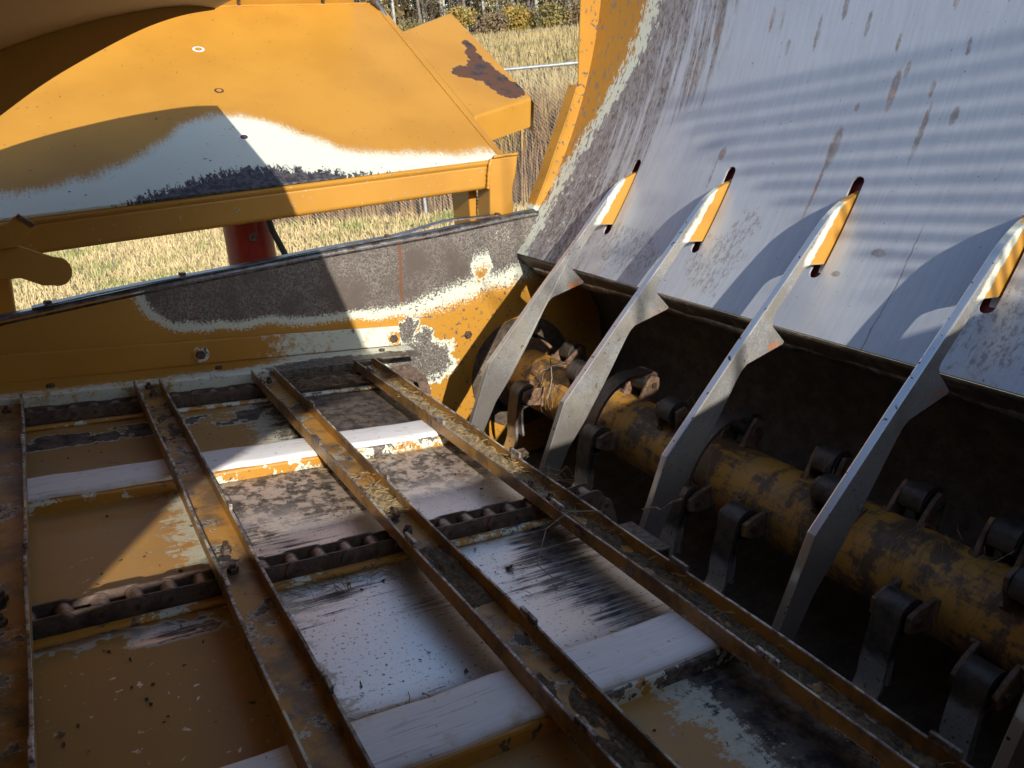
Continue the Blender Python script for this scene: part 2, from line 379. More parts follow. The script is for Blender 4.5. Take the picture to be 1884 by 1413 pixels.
# ------------------------------------------------------------------ mesh helper (machine coordinates)
LOC = {}
class MB:
    def __init__(s): s.v = []; s.f = []; s.sm = []
    def add(s, vs, fs, smooth=False):
        o = len(s.v); s.v += [tuple(a) for a in vs]; s.f += [tuple(i + o for i in f) for f in fs]; s.sm += [smooth] * len(fs)
        return s
    def box(s, x0, x1, y0, y1, z0, z1):
        return s.add([(x0, y0, z0), (x1, y0, z0), (x1, y1, z0), (x0, y1, z0), (x0, y0, z1), (x1, y0, z1), (x1, y1, z1), (x0, y1, z1)],
                     [(0, 3, 2, 1), (4, 5, 6, 7), (0, 1, 5, 4), (1, 2, 6, 5), (2, 3, 7, 6), (3, 0, 4, 7)])
    def obox(s, c, ax, ay, az, hx, hy, hz):
        c = Vector(c); P = []
        for k in (-1, 1):
            for (i, j) in ((-1, -1), (1, -1), (1, 1), (-1, 1)):
                P.append(c + Vector(ax) * hx * i + Vector(ay) * hy * j + Vector(az) * hz * k)
        return s.add(P, [(0, 3, 2, 1), (4, 5, 6, 7), (0, 1, 5, 4), (1, 2, 6, 5), (2, 3, 7, 6), (3, 0, 4, 7)])
    def prism_y(s, poly, y0, y1):
        """polygon in x,z extruded along y"""
        n = len(poly); a = sum(poly[i][0] * poly[(i + 1) % n][1] - poly[(i + 1) % n][0] * poly[i][1] for i in range(n))
        if a < 0: poly = poly[::-1]
        vs = [(x, y0, z) for x, z in poly] + [(x, y1, z) for x, z in poly]
        fs = [tuple(range(n)), tuple(range(2 * n - 1, n - 1, -1))] + [((i + 1) % n, i, n + i, n + (i + 1) % n) for i in range(n)]
        return s.add(vs, fs)
    def tube(s, pts, r, n=8, caps=True, smooth=True):
        pts = [Vector(p) for p in pts]; rs = r if isinstance(r, (list, tuple)) else [r] * len(pts); vs = []; fs = []
        prev = None
        for i, p in enumerate(pts):
            d = (pts[min(i + 1, len(pts) - 1)] - pts[max(i - 1, 0)]).normalized()
            a = prev if prev is not None else (Vector((0, 0, 1)) if abs(d.z) < .9 else Vector((1, 0, 0)))
            a = (a - d * a.dot(d)).normalized(); prev = a; b = d.cross(a)
            vs += [p + (a * math.cos(2 * math.pi * k / n) + b * math.sin(2 * math.pi * k / n)) * rs[i] for k in range(n)]
        for i in range(len(pts) - 1):
            fs += [(i * n + k, i * n + (k + 1) % n, (i + 1) * n + (k + 1) % n, (i + 1) * n + k) for k in range(n)]
        s.add(vs, fs, smooth)
        if caps:
            s.add(vs[:n], [tuple(range(n - 1, -1, -1))]); s.add(vs[-n:], [tuple(range(n))])
        return s
    def ribbon_y(s, path, y0, y1, t):
        """strap: path in x,z with thickness t, width y0..y1"""
        P = [Vector((x, 0, z)) for x, z in path]; L = []
        for i, p in enumerate(P):
            d = (P[min(i + 1, len(P) - 1)] - P[max(i - 1, 0)]).normalized(); nrm = Vector((-d.z, 0, d.x)) * t / 2
            L.append((p + nrm, p - nrm))
        vs = []
        for a, b in L: vs += [(a.x, y0, a.z), (a.x, y1, a.z), (b.x, y1, b.z), (b.x, y0, b.z)]
        fs = []
        for i in range(len(P) - 1):
            for k in range(4): fs.append((i * 4 + k, i * 4 + (k + 1) % 4, (i + 1) * 4 + (k + 1) % 4, (i + 1) * 4 + k))
        fs += [(3, 2, 1, 0), tuple(len(vs) - 4 + k for k in range(4))]
        return s.add(vs, fs, True)
    def mesh(s, name, off=(0, 0, 0)):
        me = bpy.data.meshes.new(name); me.from_pydata([(v[0] - off[0], v[1] - off[1], v[2] - off[2]) for v in s.v], [], s.f)
        for p, f in zip(me.polygons, s.sm): p.use_smooth = f
        me.update(); return me
    def obj(s, name, mat, parent=None, loc=None, bevel=0, seg=1, fix=True, solid=None):
        off = LOC[parent.name] if parent is not None else (loc if loc is not None else tuple(np.mean(np.array(s.v), axis=0)))
        me = s.mesh(name, off); me.materials.append(M[mat] if isinstance(mat, str) else mat)
        if fix:
            b = bmesh.new(); b.from_mesh(me); bmesh.ops.recalc_face_normals(b, faces=b.faces); b.to_mesh(me); b.free()
        return link(name, me, parent, off, bevel, seg, solid)
def link(name, me, parent, off, bevel=0, seg=1, solid=None):
    o = bpy.data.objects.new(name, me); COL.objects.link(o)
    if parent is not None: o.parent = parent
    else: o.matrix_world = RM @ Matrix.Translation(off)
    LOC[o.name] = tuple(off)
    if solid: md = o.modifiers.new('s', 'SOLIDIFY'); md.thickness = solid; md.offset = -1
    if name in ('strap', 'back_strap', 'bushing'): md = o.modifiers.new('e', 'EDGE_SPLIT'); md.split_angle = R(35); bevel = 0
    if bevel:
        md = o.modifiers.new('b', 'BEVEL'); md.width = bevel; md.segments = seg; md.limit_method = 'ANGLE'; md.angle_limit = R(40)
    return o
def inst(name, me, parent, at):
    """a copy of a shared mesh (built round its own origin) as a part of parent, at machine point at"""
    o = bpy.data.objects.new(name, me); COL.objects.link(o); o.parent = parent
    L = LOC[parent.name]; o.location = (at[0] - L[0], at[1] - L[1], at[2] - L[2]); LOC[o.name] = tuple(at)
    return o
def tag(o, label=None, cat=None, group=None, kind=None):
    if label: o['label'] = label
    if cat: o['category'] = cat
    if group: o['group'] = group
    if kind: o['kind'] = kind
    return o
def thing(name, loc, label, cat, group=None):
    o = bpy.data.objects.new(name, None); COL.objects.link(o); o.empty_display_size = .05
    o.matrix_world = RM @ Matrix.Translation(loc); LOC[o.name] = tuple(loc)
    return tag(o, label, cat, group)
def rnd(a, b): return random.uniform(a, b)
def withmat(me, mat): me.materials.append(M[mat]); return me
def hexnut(r=.010, h=.010, stud=.0055, sl=.008, axis='z'):
    m = MB()
    P = [(math.cos(k * math.pi / 3) * r, math.sin(k * math.pi / 3) * r) for k in range(6)]
    vs = [(a, b, 0) for a, b in P] + [(a, b, h * .85) for a, b in P] + [(a * .86, b * .86, h) for a, b in P]
    fs = [(k, (k + 1) % 6, 6 + (k + 1) % 6, 6 + k) for k in range(6)] + [(6 + k, 6 + (k + 1) % 6, 12 + (k + 1) % 6, 12 + k) for k in range(6)] + [(12, 13, 14, 15, 16, 17)]
    m.add(vs, fs)
    if sl: m.tube([(0, 0, h), (0, 0, h + sl)], stud, 8)
    if axis == '-y': m.v = [(a, -c, b) for a, b, c in m.v]
    return m
NUT = withmat(hexnut().mesh('nut'), 'bolt')
HEAD = withmat(hexnut(.011, .008, 0, 0).mesh('bolt_head'), 'bolt')
HEADY = withmat(hexnut(.015, .011, 0, 0, '-y').mesh('bolt_head'), 'bolt')
def washer_mesh(r, t, mat):
    m = MB().tube([(0, 0, 0), (0, -t, 0)], r, 20, True, False); return withmat(m.mesh('washer'), mat)
WASH = washer_mesh(.026, .003, 'ridge')

# ================================================================== LARGE STRUCTURE: the place round the machine
GZ = -1.21
def terr(x, y):
    # flat yard, gentle bank up to the road beyond the fence
    d = math.hypot(x, y); t = min(max((d - 13.5) / 31.0, 0), 1); t = t * t * (3 - 2 * t)
    back = 1.0 if y > 0 else max(0.0, 1 + y / 15.0)
    return GZ + 3.15 * t * back
def ground_mat():
    g = G('dry_lawn_ground'); n = g.noise(1.4, 6, .65); f = g.noise(26, 6, .75)
    c = g.mix(g.ss(f, .3, .7), (.36, .285, .145), (.54, .45, .26))
    c = g.mix(g.ss(n, .48, .66) * .7, c, (.17, .19, .065))
    c = g.mix(g.ss(g.noise(4, 4, .6), .60, .70) * .35, c, (.22, .14, .10))
    return g.fin(c, .95, 0, f, .8, .05)
M['ground'] = ground_mat()
gm = MB(); rads = [0, 2, 4, 6, 8, 10, 12, 14, 17, 20, 24, 28, 32, 36, 39, 42, 45, 48, 52, 60, 80, 120, 200, 350]; NA = 72
for r_ in rads:
    for k in range(NA):
        a = 2 * math.pi * k / NA; x, y = r_ * math.cos(a), r_ * math.sin(a); gm.v.append((x, y, terr(x, y) + (rnd(-.02, .02) if 3 < r_ < 60 else 0)))
for i in range(len(rads) - 1):
    for k in range(NA): gm.f.append((i * NA + k, (i + 1) * NA + k, (i + 1) * NA + (k + 1) % NA, i * NA + (k + 1) % NA)); gm.sm.append(True)
def wobj(m, name, mat, label=None, cat=None, kind=None, group=None, parent=None, loc=(0, 0, 0)):
    """object built straight in world coordinates"""
    me = m.mesh(name, loc); me.materials.append(M[mat]); o = bpy.data.objects.new(name, me); COL.objects.link(o)
    if parent is not None: o.parent = parent
    else: o.location = loc
    return tag(o, label, cat, group, kind)
wobj(gm, 'ground', 'ground', 'dry straw coloured lawn rising to a grassy bank', 'ground', 'structure')

VD = Vector((0.535, 0.845, 0)).normalized(); VS = Vector((VD.y, -VD.x, 0))     # towards the gap at the right of the deck, and sideways
def at(d, s, z=None):
    p = VD * d + VS * s + Vector((.117, 0, 0)); return Vector((p.x, p.y, terr(p.x, p.y) if z is None else z))
# the gravel road on the bank
M['road'] = simple('road_gravel', (.36, .34, .31), (.47, .45, .42), 3, .9, 0, None, .5, .02)
rm_ = MB()
for i in range(41):
    s_ = -60 + i * 3
    for d_, dz in ((43.0, -.35), (43.6, .10), (47.5, .14), (48.2, -.3)):
        p = at(d_, s_); rm_.v.append((p.x, p.y, GZ + 3.15 * .995 + dz))
for i in range(40):
    for k in range(3): rm_.f.append((i * 4 + k, (i + 1) * 4 + k, (i + 1) * 4 + k + 1, i * 4 + k + 1)); rm_.sm.append(False)
wobj(rm_, 'road', 'road', 'pale gravel road on the bank beyond the fence', 'road', 'structure')

# ---------------- leaf / blade helpers
def blades(spots, h0, h1, w0, lean, seed, per=1):
    rs = np.random.RandomState(seed); n = len(spots); S = np.array(spots)
    h = rs.uniform(h0, h1, n); a = rs.uniform(0, 2 * np.pi, n); l = rs.uniform(0, lean, n) * h; la = rs.uniform(0, 2 * np.pi, n)
    wv = w0 * rs.uniform(.6, 1.3, n)
    dx, dy = np.cos(a) * wv, np.sin(a) * wv
    top = S + np.stack([np.cos(la) * l, np.sin(la) * l, h], 1)
    mid = S + np.stack([np.cos(la) * l * .35, np.sin(la) * l * .35, h * .6], 1)
    v = np.empty((n, 5, 3)); off = np.stack([dx, dy, np.zeros(n)], 1)
    v[:, 0] = S - off; v[:, 1] = S + off; v[:, 2] = mid + off * .8; v[:, 3] = mid - off * .8; v[:, 4] = top
    m = MB(); m.v = [tuple(q) for q in v.reshape(-1, 3)]
    for i in range(n): m.f += [(i * 5, i * 5 + 1, i * 5 + 2, i * 5 + 3), (i * 5 + 3, i * 5 + 2, i * 5 + 4)]
    m.sm = [False] * len(m.f); return m
def grass_mat(name, cols, sc_=1.2):
    g = G(name); n = g.noise(sc_, 4, .6); f = g.noise(40, 2, .5)
    c = g.mix(g.ss(f, .35, .65), cols[0], cols[1]); c = g.mix(g.ss(n, .50, .64), c, cols[2])
    m = g.fin(c, .8, 0); 
    return m
M['lawn'] = grass_mat('dry_lawn_blades', [(.62, .50, .27), (.48, .37, .18), (.26, .29, .09)])
M['reed'] = grass_mat('dry_reed_blades', [(.34, .20, .09), (.17, .095, .05), (.46, .31, .10)], 1.6)
M['field'] = grass_mat('golden_field_blades', [(.43, .34, .16), (.33, .25, .12), (.31, .26, .11)], .3)
rs = np.random.RandomState(3); sp = []
while len(sp) < 52000:
    d_ = rs.uniform(8.0, 15.5); a_ = rs.uniform(R(-14), R(50))
    x, y = .117 + d_ * math.sin(a_), d_ * math.cos(a_)
    sp.append((x, y, terr(x, y) - .005))
wobj(blades(sp, .04, .13, .008, .9, 1), 'lawn_grass', 'lawn', 'short dry lawn grass beyond the machine', 'grass', 'stuff')

# fence line (world)
F0 = Vector((4.9, 10.75, 0)); FD = Vector((1.85, -1.30, 0)).normalized()
def fpt(t, z): p = F0 + FD * t; return Vector((p.x, p.y, terr(p.x, p.y) + z))
FN = Vector((-FD.y, FD.x, 0)); FN = FN if FN.dot(VD) > 0 else -FN
sp = []
for i in range(17000):
    t = rs.uniform(-4.5, 4.5); q = abs(rs.normal(0, 1.0)) * 1.1 + .08
    p = F0 + FD * t + FN * q; sp.append((p.x, p.y, terr(p.x, p.y)))
wobj(blades(sp, .5, 1.75, .012, .35, 5), 'dry_reeds', 'reed', 'tall dry stalks crowding behind the wire fence', 'weeds', 'stuff')
sp = []
for i in range(30000):
    d_ = rs.uniform(14.5, 43); s_ = rs.uniform(-9, 9); p = at(d_, s_); sp.append(tuple(p))
wobj(blades(sp, .15, .5, .022, .5, 6), 'field_grass', 'field', 'golden tall grass on the bank below the road', 'grass', 'stuff')

fence = bpy.data.objects.new('wire_fence', None); COL.objects.link(fence)
fence.location = fpt(0, 0); tag(fence, 'galvanised chain link fence with round top rail beyond the lawn', 'fence')
floc = tuple(fence.location)
def fpart(m, name, mat):
    return wobj(m, name, mat, parent=fence, loc=floc)
FH = 1.89
for t in (-6.0, -3.0, 0.0, 3.0, 6.0):
    fpart(MB().tube([fpt(t, -.1), fpt(t, FH + .02)], .026, 10), 'fence_post', 'galv')
fpart(MB().tube([fpt(-6, FH), fpt(0, FH), fpt(6, FH)], .021, 10), 'top_rail', 'galv')
for t in (1.05, 2.2): fpart(MB().tube([fpt(t - .04, FH), fpt(t + .04, FH)], .026, 10), 'rail_sleeve', 'galv')
wm = MB(); st_ = .055; H_ = FH - .02
k = -int(H_ / st_) - 75
while k * st_ < 4.2:
    for sgn in (1, -1):
        a0 = k * st_
        z0, z1 = (0.03, H_)
        t0, t1 = (a0, a0 + H_) if sgn > 0 else (a0 + H_, a0)
        c0, c1 = max(min(t0, t1), -4), min(max(t0, t1), 4.2)
        if c1 > c0:
            f0 = (c0 - t0) / (t1 - t0); f1 = (c1 - t0) / (t1 - t0)
            wm.tube([fpt(c0, z0 + (z1 - z0) * f0), fpt(c1, z0 + (z1 - z0) * f1)], .0016, 3, False, False)
    k += 1
M['wire'] = simple('dull_wire', (.20, .20, .20), (.30, .30, .29), 20, .5, .5)
fpart(wm, 'wire_mesh', 'wire')
# woven wire of a second, farther field fence
ff = bpy.data.objects.new('field_fence', None); COL.objects.link(ff); p0 = at(30, 0); ff.location = p0
tag(ff, 'thin strand wire fence across the golden grass below the road', 'fence')
for s_ in (-9, -4.5, 4.5, 9):
    a = at(30, s_); wobj(MB().tube([a, a + Vector((0, 0, 1.35))], .04, 6), 'fence_post', 'galv', parent=ff, loc=tuple(p0))
for h_ in (.5, .85, 1.2):
    wobj(MB().tube([at(30, s_) + Vector((0, 0, h_)) for s_ in (-9, -4.5, 0, 4.5, 9)], .006, 4), 'strand', 'wire', parent=ff, loc=tuple(p0))

# ---------------- shrubs and trees
def leafcloud(m, centre, rad, n, size, seed):
    r = np.random.RandomState(seed)
    for i in range(n):
        d = r.normal(0, 1, 3); d /= np.linalg.norm(d); q = np.array(centre) + d * np.array(rad) * r.uniform(.25, 1.0) ** .6
        a = Vector(r.normal(0, 1, 3)).normalized(); b = a.cross(Vector(r.normal(0, 1, 3))).normalized(); s_ = size * r.uniform(.6, 1.4)
        q = Vector(q); o = len(m.v)
        m.v += [tuple(q - a * s_), tuple(q + b * s_ * .55), tuple(q + a * s_), tuple(q - b * s_ * .55)]; m.f.append((o, o + 1, o + 2, o + 3)); m.sm.append(False)
def leafmat(name, a, b, c): 
    g = G(name); n = g.noise(1.3, 4, .6); f = g.noise(8, 3, .6)
    return g.fin(g.mix(g.ss(n, .5, .62), g.mix(g.ss(f, .35, .65), a, b), c), .75, 0)
M['leaf_gold'] = leafmat('golden_leaves', (.36, .235, .04), (.25, .165, .035), (.20, .19, .05))
M['leaf_olive'] = leafmat('olive_leaves', (.20, .17, .055), (.14, .12, .045), (.27, .19, .05))
M['leaf_brown'] = leafmat('brown_twigs', (.19, .135, .075), (.13, .095, .06), (.24, .17, .07))
M['bark_pale'] = simple('pale_aspen_bark', (.42, .41, .37), (.30, .28, .25), 3, .85, 0, (.12, .11, .10))
M['bark_grey'] = simple('grey_bark', (.20, .175, .15), (.12, .10, .09), 5, .9)
shr = [(-6.6, 51, 1.5, 'leaf_olive', 'olive roadside shrub left of the golden willow clump'), (-4.2, 52, 1.9, 'leaf_gold', 'golden willow clump behind the box cover corner'),
       (-2.3, 51, 1.3, 'leaf_brown', 'brown leafless roadside shrub above the road bend'), (-.6, 52, 1.8, 'leaf_gold', 'large golden roadside shrub above the middle of the road'),
       (1.2, 51, 1.5, 'leaf_olive', 'olive shrub just right of the large golden one'), (2.9, 52, 1.7, 'leaf_brown', 'brown twiggy shrub next to the panel edge'),
       (4.6, 52, 1.9, 'leaf_gold', 'golden shrub hidden partly by the drum panel'), (-9.0, 52, 1.7, 'leaf_brown', 'brown shrub behind the upper end of the deck')]
for i, (s_, d_, h_, mt, lab) in enumerate(shr):
    p = at(d_, s_); root = bpy.data.objects.new('roadside_shrub', None); COL.objects.link(root); root.location = p
    tag(root, lab, 'shrub', 'shrubs along the far side of the road')
    m = MB(); r = np.random.RandomState(50 + i)
    for k in range(9):
        a = r.uniform(0, 6.28); q = p + Vector((math.cos(a) * .8 * r.rand(), math.sin(a) * .8 * r.rand(), h_ * r.uniform(.3, 1.0)))
        leafcloud(m, q, (.75, .75, .55), 260, .085, 90 + i * 10 + k)
    wobj(m, 'foliage', mt, parent=root, loc=tuple(p))
    m = MB()
    for k in range(8):
        a = r.uniform(0, 6.28); m.tube([p, p + Vector((math.cos(a) * .5, math.sin(a) * .5, h_ * .6)), p + Vector((math.cos(a) * 1.0, math.sin(a) * 1.0, h_ * 1.3))], [.03, .02, .008], 4)
    wobj(m, 'stems', 'bark_grey', parent=root, loc=tuple(p))
words = ['left end of the wood', 'behind the olive shrub', 'above the golden willow clump', 'between willow clump and brown shrub', 'above the brown roadside shrub', 'left of the large golden shrub', 'above the large golden shrub', 'right of the large golden shrub', 'above the right olive shrub', 'left of the twiggy brown shrub', 'above the twiggy brown shrub', 'beside the drum panel edge', 'right end of the wood']
def branchy(m, p, d, L, r0, depth, r, tips):
    q = p + d * L; mid = p + d * L * .5 + Vector(r.normal(0, 1, 3)) * L * .05
    m.tube([p, mid, q], [r0, r0 * .85, r0 * .65], 5, False); tips.append(q)
    if depth > 0:
        for k in range(r.randint(2, 4)):
            nd = (d + Vector(r.normal(0, 1, 3)) * .55 + Vector((0, 0, .15))).normalized()
            branchy(m, p + d * L * r.uniform(.45, 1.0), nd, L * r.uniform(.5, .75), r0 * .55, depth - 1, r, tips)
ti = 0
for row, (dd, hh) in enumerate(((56, 9.0), (61, 11.0))):
    for k in range(13):
        s_ = -11.5 + k * 1.55 + rnd(-.5, .5) + row * .7; p = at(dd + rnd(-1.5, 1.5), s_); r = np.random.RandomState(300 + ti)
        root = bpy.data.objects.new('aspen_tree', None); COL.objects.link(root); root.location = p
        kind = ('leaf_gold', 'leaf_olive', 'leaf_brown', 'leaf_brown')[r.randint(0, 4)]
        tag(root, ('pale trunked aspen in the front row ' if row == 0 else 'taller aspen in the back row ') + words[k], 'tree', 'aspens in the wood beyond the road')
        m = MB(); lean = Vector((r.uniform(-.05, .05), r.uniform(-.05, .05), 1)); H = hh * r.uniform(.8, 1.1); tips = []
        m.tube([p + Vector((0, 0, -.2)), p + lean * H * .5, p + lean * H], [.13, .09, .03], 7)
        for b in range(16):
            f = r.uniform(.12, .95); a = r.uniform(0, 6.28)
            branchy(m, p + lean * H * f, Vector((math.cos(a), math.sin(a), .6)).normalized(), r.uniform(.6, 1.5), .028, 1, r, tips)
        wobj(m, 'trunk', 'bark_pale' if r.rand() < .6 else 'bark_grey', parent=root, loc=tuple(p))
        m = MB()
        for j, q in enumerate(tips): leafcloud(m, q, (.55, .55, .5), 26 if kind != 'leaf_brown' else 12, .075, 1000 + ti * 50 + j)
        wobj(m, 'crown', kind, parent=root, loc=tuple(p)); ti += 1

m = MB(); r = np.random.RandomState(77)
for k in range(240):
    p = at(r.uniform(64, 74), r.uniform(-16, 12)); H = r.uniform(8, 14); lean = Vector((r.uniform(-.06, .06), r.uniform(-.06, .06), 1))
    m.tube([p, p + lean * H * .5, p + lean * H], [.11, .08, .03], 5, False)
    for b in range(12):
        a = r.uniform(0, 6.28); q = p + lean * H * r.uniform(.05, .95); m.tube([q, q + Vector((math.cos(a), math.sin(a), .7)) * r.uniform(.5, 1.6)], [.03, .01], 3, False)
wobj(m, 'far_wood', 'bark_grey', 'dense grey far wood behind the aspens', 'wood', 'stuff')
m = MB()
for k in range(900):
    p = at(r.uniform(64, 74), r.uniform(-16, 12)); leafcloud(m, p + Vector((0, 0, r.uniform(0, 11))), (1.2, 1.2, 1.0), 45, .19, 7000 + k)
wobj(m, 'far_foliage', 'leaf_brown', 'thin brown and olive undergrowth in the far wood', 'wood', 'stuff')

# ================================================================== THE MACHINE
YE = 2.55
# ---------------- feed floor: pan, ridges, plastic wear strips, chain rails
floor = thing('feed_floor', (.1, 1.2, -.04), 'tilted sheet steel feed floor under the chains, yellow at left and worn bare at right', 'machine floor')
xs0, xs1 = -.95, .928
ROWS = [(-.18, .727), (.842, 1.262), (1.33, 1.744), (1.862, 2.30)]
for (a, b) in ROWS: MB().box(xs0, xs1, a, b, -.046, -.040).obj('pan_sheet', 'pan', floor)
for (a, b) in ((1.258, 1.334), (2.296, 2.400)): MB().box(xs0, xs1, a, b, -.052, -.0445).obj('chain_trough', 'chain', floor)
for (a, b) in ((1.244, 1.262), (1.332, 1.346), (2.262, 2.280)): MB().box(xs0, xs1, a, b, -.0398, -.029).obj('chain_guide_rail', 'ridge', floor, bevel=.004, seg=2)
for (a, b) in ((.727, .842), (1.744, 1.862)):
    MB().prism_y([(xs0, -.05), (xs1, -.05), (xs1, -.0125), (xs0, -.0125)], a, b).obj('ridge', 'ridge', floor, bevel=.006, seg=2)
    m = MB(); n = 40
    prof = [(a + .006, -.0122), (a + .006, -.006), (a + .012, -.0012), (a + .020, 0), (b - .018, 0), (b - .010, -.0015), (b - .006, -.006), (b - .006, -.0122)]
    for i in range(n + 1):
        x = xs0 + (xs1 - .01 - xs0) * i / n; dz = .0012 * math.sin(i * .9 + a * 5) + .0008 * math.sin(i * 2.3)
        for (yy, zz) in prof: m.v.append((x, yy + .0012 * math.sin(i * 1.7 + zz * 50), zz + dz))
    k_ = len(prof)
    for i in range(n):
        for j in range(k_): m.f.append((i * k_ + j, i * k_ + (j + 1) % k_, (i + 1) * k_ + (j + 1) % k_, (i + 1) * k_ + j)); m.sm.append(1 < j < 5 or j == 1)
    m.f += [tuple(range(k_)), tuple(n * k_ + j for j in range(k_ - 1, -1, -1))]; m.sm += [False, False]
    o = m.obj('wear_strip', 'strip', floor)
    o['label'] = 'white plastic wear strip'
MB().box(xs0, xs1, 2.392, 2.402, -.052, .016).obj('side_rail', 'end_angle', floor, bevel=.002)
MB().box(.920, .927, -.18, 2.40, -.30, -.0535).obj('floor_end_plate', 'shroud', floor)

# ---------------- chains
PITCH = .0525
def chain(yc, x_first, label):
    t = thing('conveyor_chain', (0.3, yc, -.038), label, 'chain', 'feed floor chains')
    ro = MB().tube([(0, -.016, 0), (0, .016, 0)], .0150, 14); ro = withmat(ro.mesh('roller'), 'roller')
    def plate(yo, big):
        m = MB(); h = .0175 if big else .016; L = PITCH; pts = []
        for k in range(9): a = R(90 + k * 22.5); pts.append((math.cos(a) * h, math.sin(a) * h))
        for k in range(9): a = R(-90 + k * 22.5); pts.append((L + math.cos(a) * h, math.sin(a) * h))
        m.prism_y(pts, yo - .0018, yo + .0018); return withmat(m.mesh('side_plate'), 'chain')
    pl = [plate(-.0182, False), plate(.0182, False)], [plate(-.0222, True), plate(.0222, True)]
    pin = withmat(MB().tube([(0, -.026, 0), (0, .026, 0)], .0052, 8).mesh('pin'), 'bolt')
    zc = -.0222
    pts = []; x = x_first
    while x < 1.0: pts.append((x, zc + .0012 * math.sin(x * 9 + yc), 0)); x += PITCH
    cx_, cz_, rr = x - PITCH * .5, zc - .072, .076                          # round the head sprocket
    nx = int(x_first)
    for k in range(6):
        a = R(82 - k * 41); pts.append((cx_ + math.cos(a) * rr, cz_ + math.sin(a) * rr, 0))
    for i, (x, z, _) in enumerate(pts):
        inst('roller', ro, t, (x, yc, z)); inst('pin', pin, t, (x, yc, z))
        if i + 1 < len(pts):
            ang = math.atan2(pts[i + 1][1] - z, pts[i + 1][0] - x)
            for me in pl[i % 2]:
                o = inst('side_plate', me, t, (x, yc, z)); o.rotation_euler = (0, -ang, 0)
    return cx_, cz_
sx, sz = chain(1.297, -.3385, 'brown roller chain across the middle of the feed floor')
chain(2.337, -.3230, 'brown roller chain along the far end plate')
for yc, lab in ((1.297, 'toothed sprocket turning the middle chain'), (2.337, 'toothed sprocket turning the chain at the end plate')):
    m = MB(); P = []
    for k in range(32):
        a = 2 * math.pi * k / 32; r_ = .078 if k % 4 in (0, 1) else .060; P.append((sx + math.cos(a) * r_, sz + math.sin(a) * r_))
    t = thing('chain_sprocket', (sx, yc, sz), lab, 'sprocket', 'head shaft sprockets')
    m.prism_y(P, yc - .008, yc + .008).obj('toothed_wheel', 'chain', t)
    MB().tube([(sx, yc - .03, sz), (sx, yc + .03, sz)], .042, 18).obj('hub', 'lug', t)
tag(MB().tube([(sx, -.15, sz), (sx, 2.52, sz)], .022, 14).obj('head_shaft', 'chain'), 'dark round drive shaft running under the last slat', 'shaft')
sq = thing('square_stub', (1.10, 1.12, -.10), 'yellow rubbed square tube stub beside the middle chain sprocket', 'tube')
m = MB(); 
for (a, b, c, d) in ((1.075, 1.135, -.105, -.100), (1.075, 1.135, -.160, -.155), (1.075, 1.080, -.155, -.105), (1.130, 1.135, -.155, -.105)): m.box(a, b, 1.135, 1.27, c, d)
m.obj('tube_wall', 'end_angle', sq)

# ---------------- slats
def slat(x0, label, y_end, dirt_seed, tabs_l, tabs_r, skew=0.0):
    t = thing('conveyor_flight', (x0 + .035, 1.2, .001), label, 'slat', 'channel slats bolted across the chains')
    x1 = x0 + .071; ys = .10
    def fl(xa, xb, name):
        m = MB(); n = 44; r = np.random.RandomState(dirt_seed + 1000 + int(xa * 1000)); ph = r.uniform(0, 6, 4)
        for i in range(n + 1):
            y = ys + (y_end - ys) * i / n
            wob = .0016 * math.sin(y * 5 + ph[0]) + .0009 * math.sin(y * 13 + ph[1]); tz = .0008 * math.sin(y * 11 + ph[2]) + r.uniform(-.0006, .0006)
            for (xx, zz) in ((xa, .001), (xb, .001), (xb + wob, .0325 + tz), (xa + wob, .0325 + tz)): m.v.append((xx, y, zz))
        for i in range(n):
            for j in range(4): m.f.append((i * 4 + j, i * 4 + (j + 1) % 4, i * 4 + 4 + (j + 1) % 4, i * 4 + 4 + j)); m.sm.append(False)
        m.f += [(3, 2, 1, 0), tuple(n * 4 + j for j in range(4))]; m.sm += [False, False]
        return m.obj(name, 'slat', t, bevel=.0010)
    FL = [fl(x0, x0 + .0055, 'flange'), fl(x1 - .0055, x1, 'flange')]
    web = MB().box(x0 + .0052, x1 - .0052, ys, y_end - .004, .0012, .0062).obj('web', 'slat', t)
    for xa, tabs, s in ((x0, tabs_l, 0), (x1 - .0055, tabs_r, 1)):
        for y in tabs:
            y += rnd(-.006, .006)
            m = MB(); m.box(xa - .0008, xa + .0063, y - .022, y + .022, .0305, .0435)
            m.obj('tab', 'slat', FL[s], bevel=.0016, seg=2)
    for yc in (1.297, 2.337):
        for dy in (-.030, .042):
            if yc + dy < y_end: inst('nut', NUT, web, (x0 + .034 + rnd(-.006, .006), yc + dy, .0062))
    m = MB(); cx_, cy_ = x0 + .026, 1.322
    m.tube([(cx_, cy_, .0056), (cx_, cy_, .0068)], .012, 16).obj('slot_hole', 'bushing', web)
    return t
TL = (2.23, 1.73, 1.19, .64); TR = (1.99, 1.475, .885, .41)
slat(-.137, 'leftmost channel slat at the photo edge with rusty speckled web', 2.375, 1, TL, (1.995, 1.47, .92))
slat(.205, 'second slat from the left with flaked paint and two studs on its web', 2.385, 2, TL, TR)
slat(.530, 'third slat from the left, yellow in sun with chaff heaped in it', 2.375, 3, TL, TR)
D_ = slat(.856, 'rightmost slat next to the rotor filled with caked chaff', 2.37, 4, TL, (1.463, .9, .40))

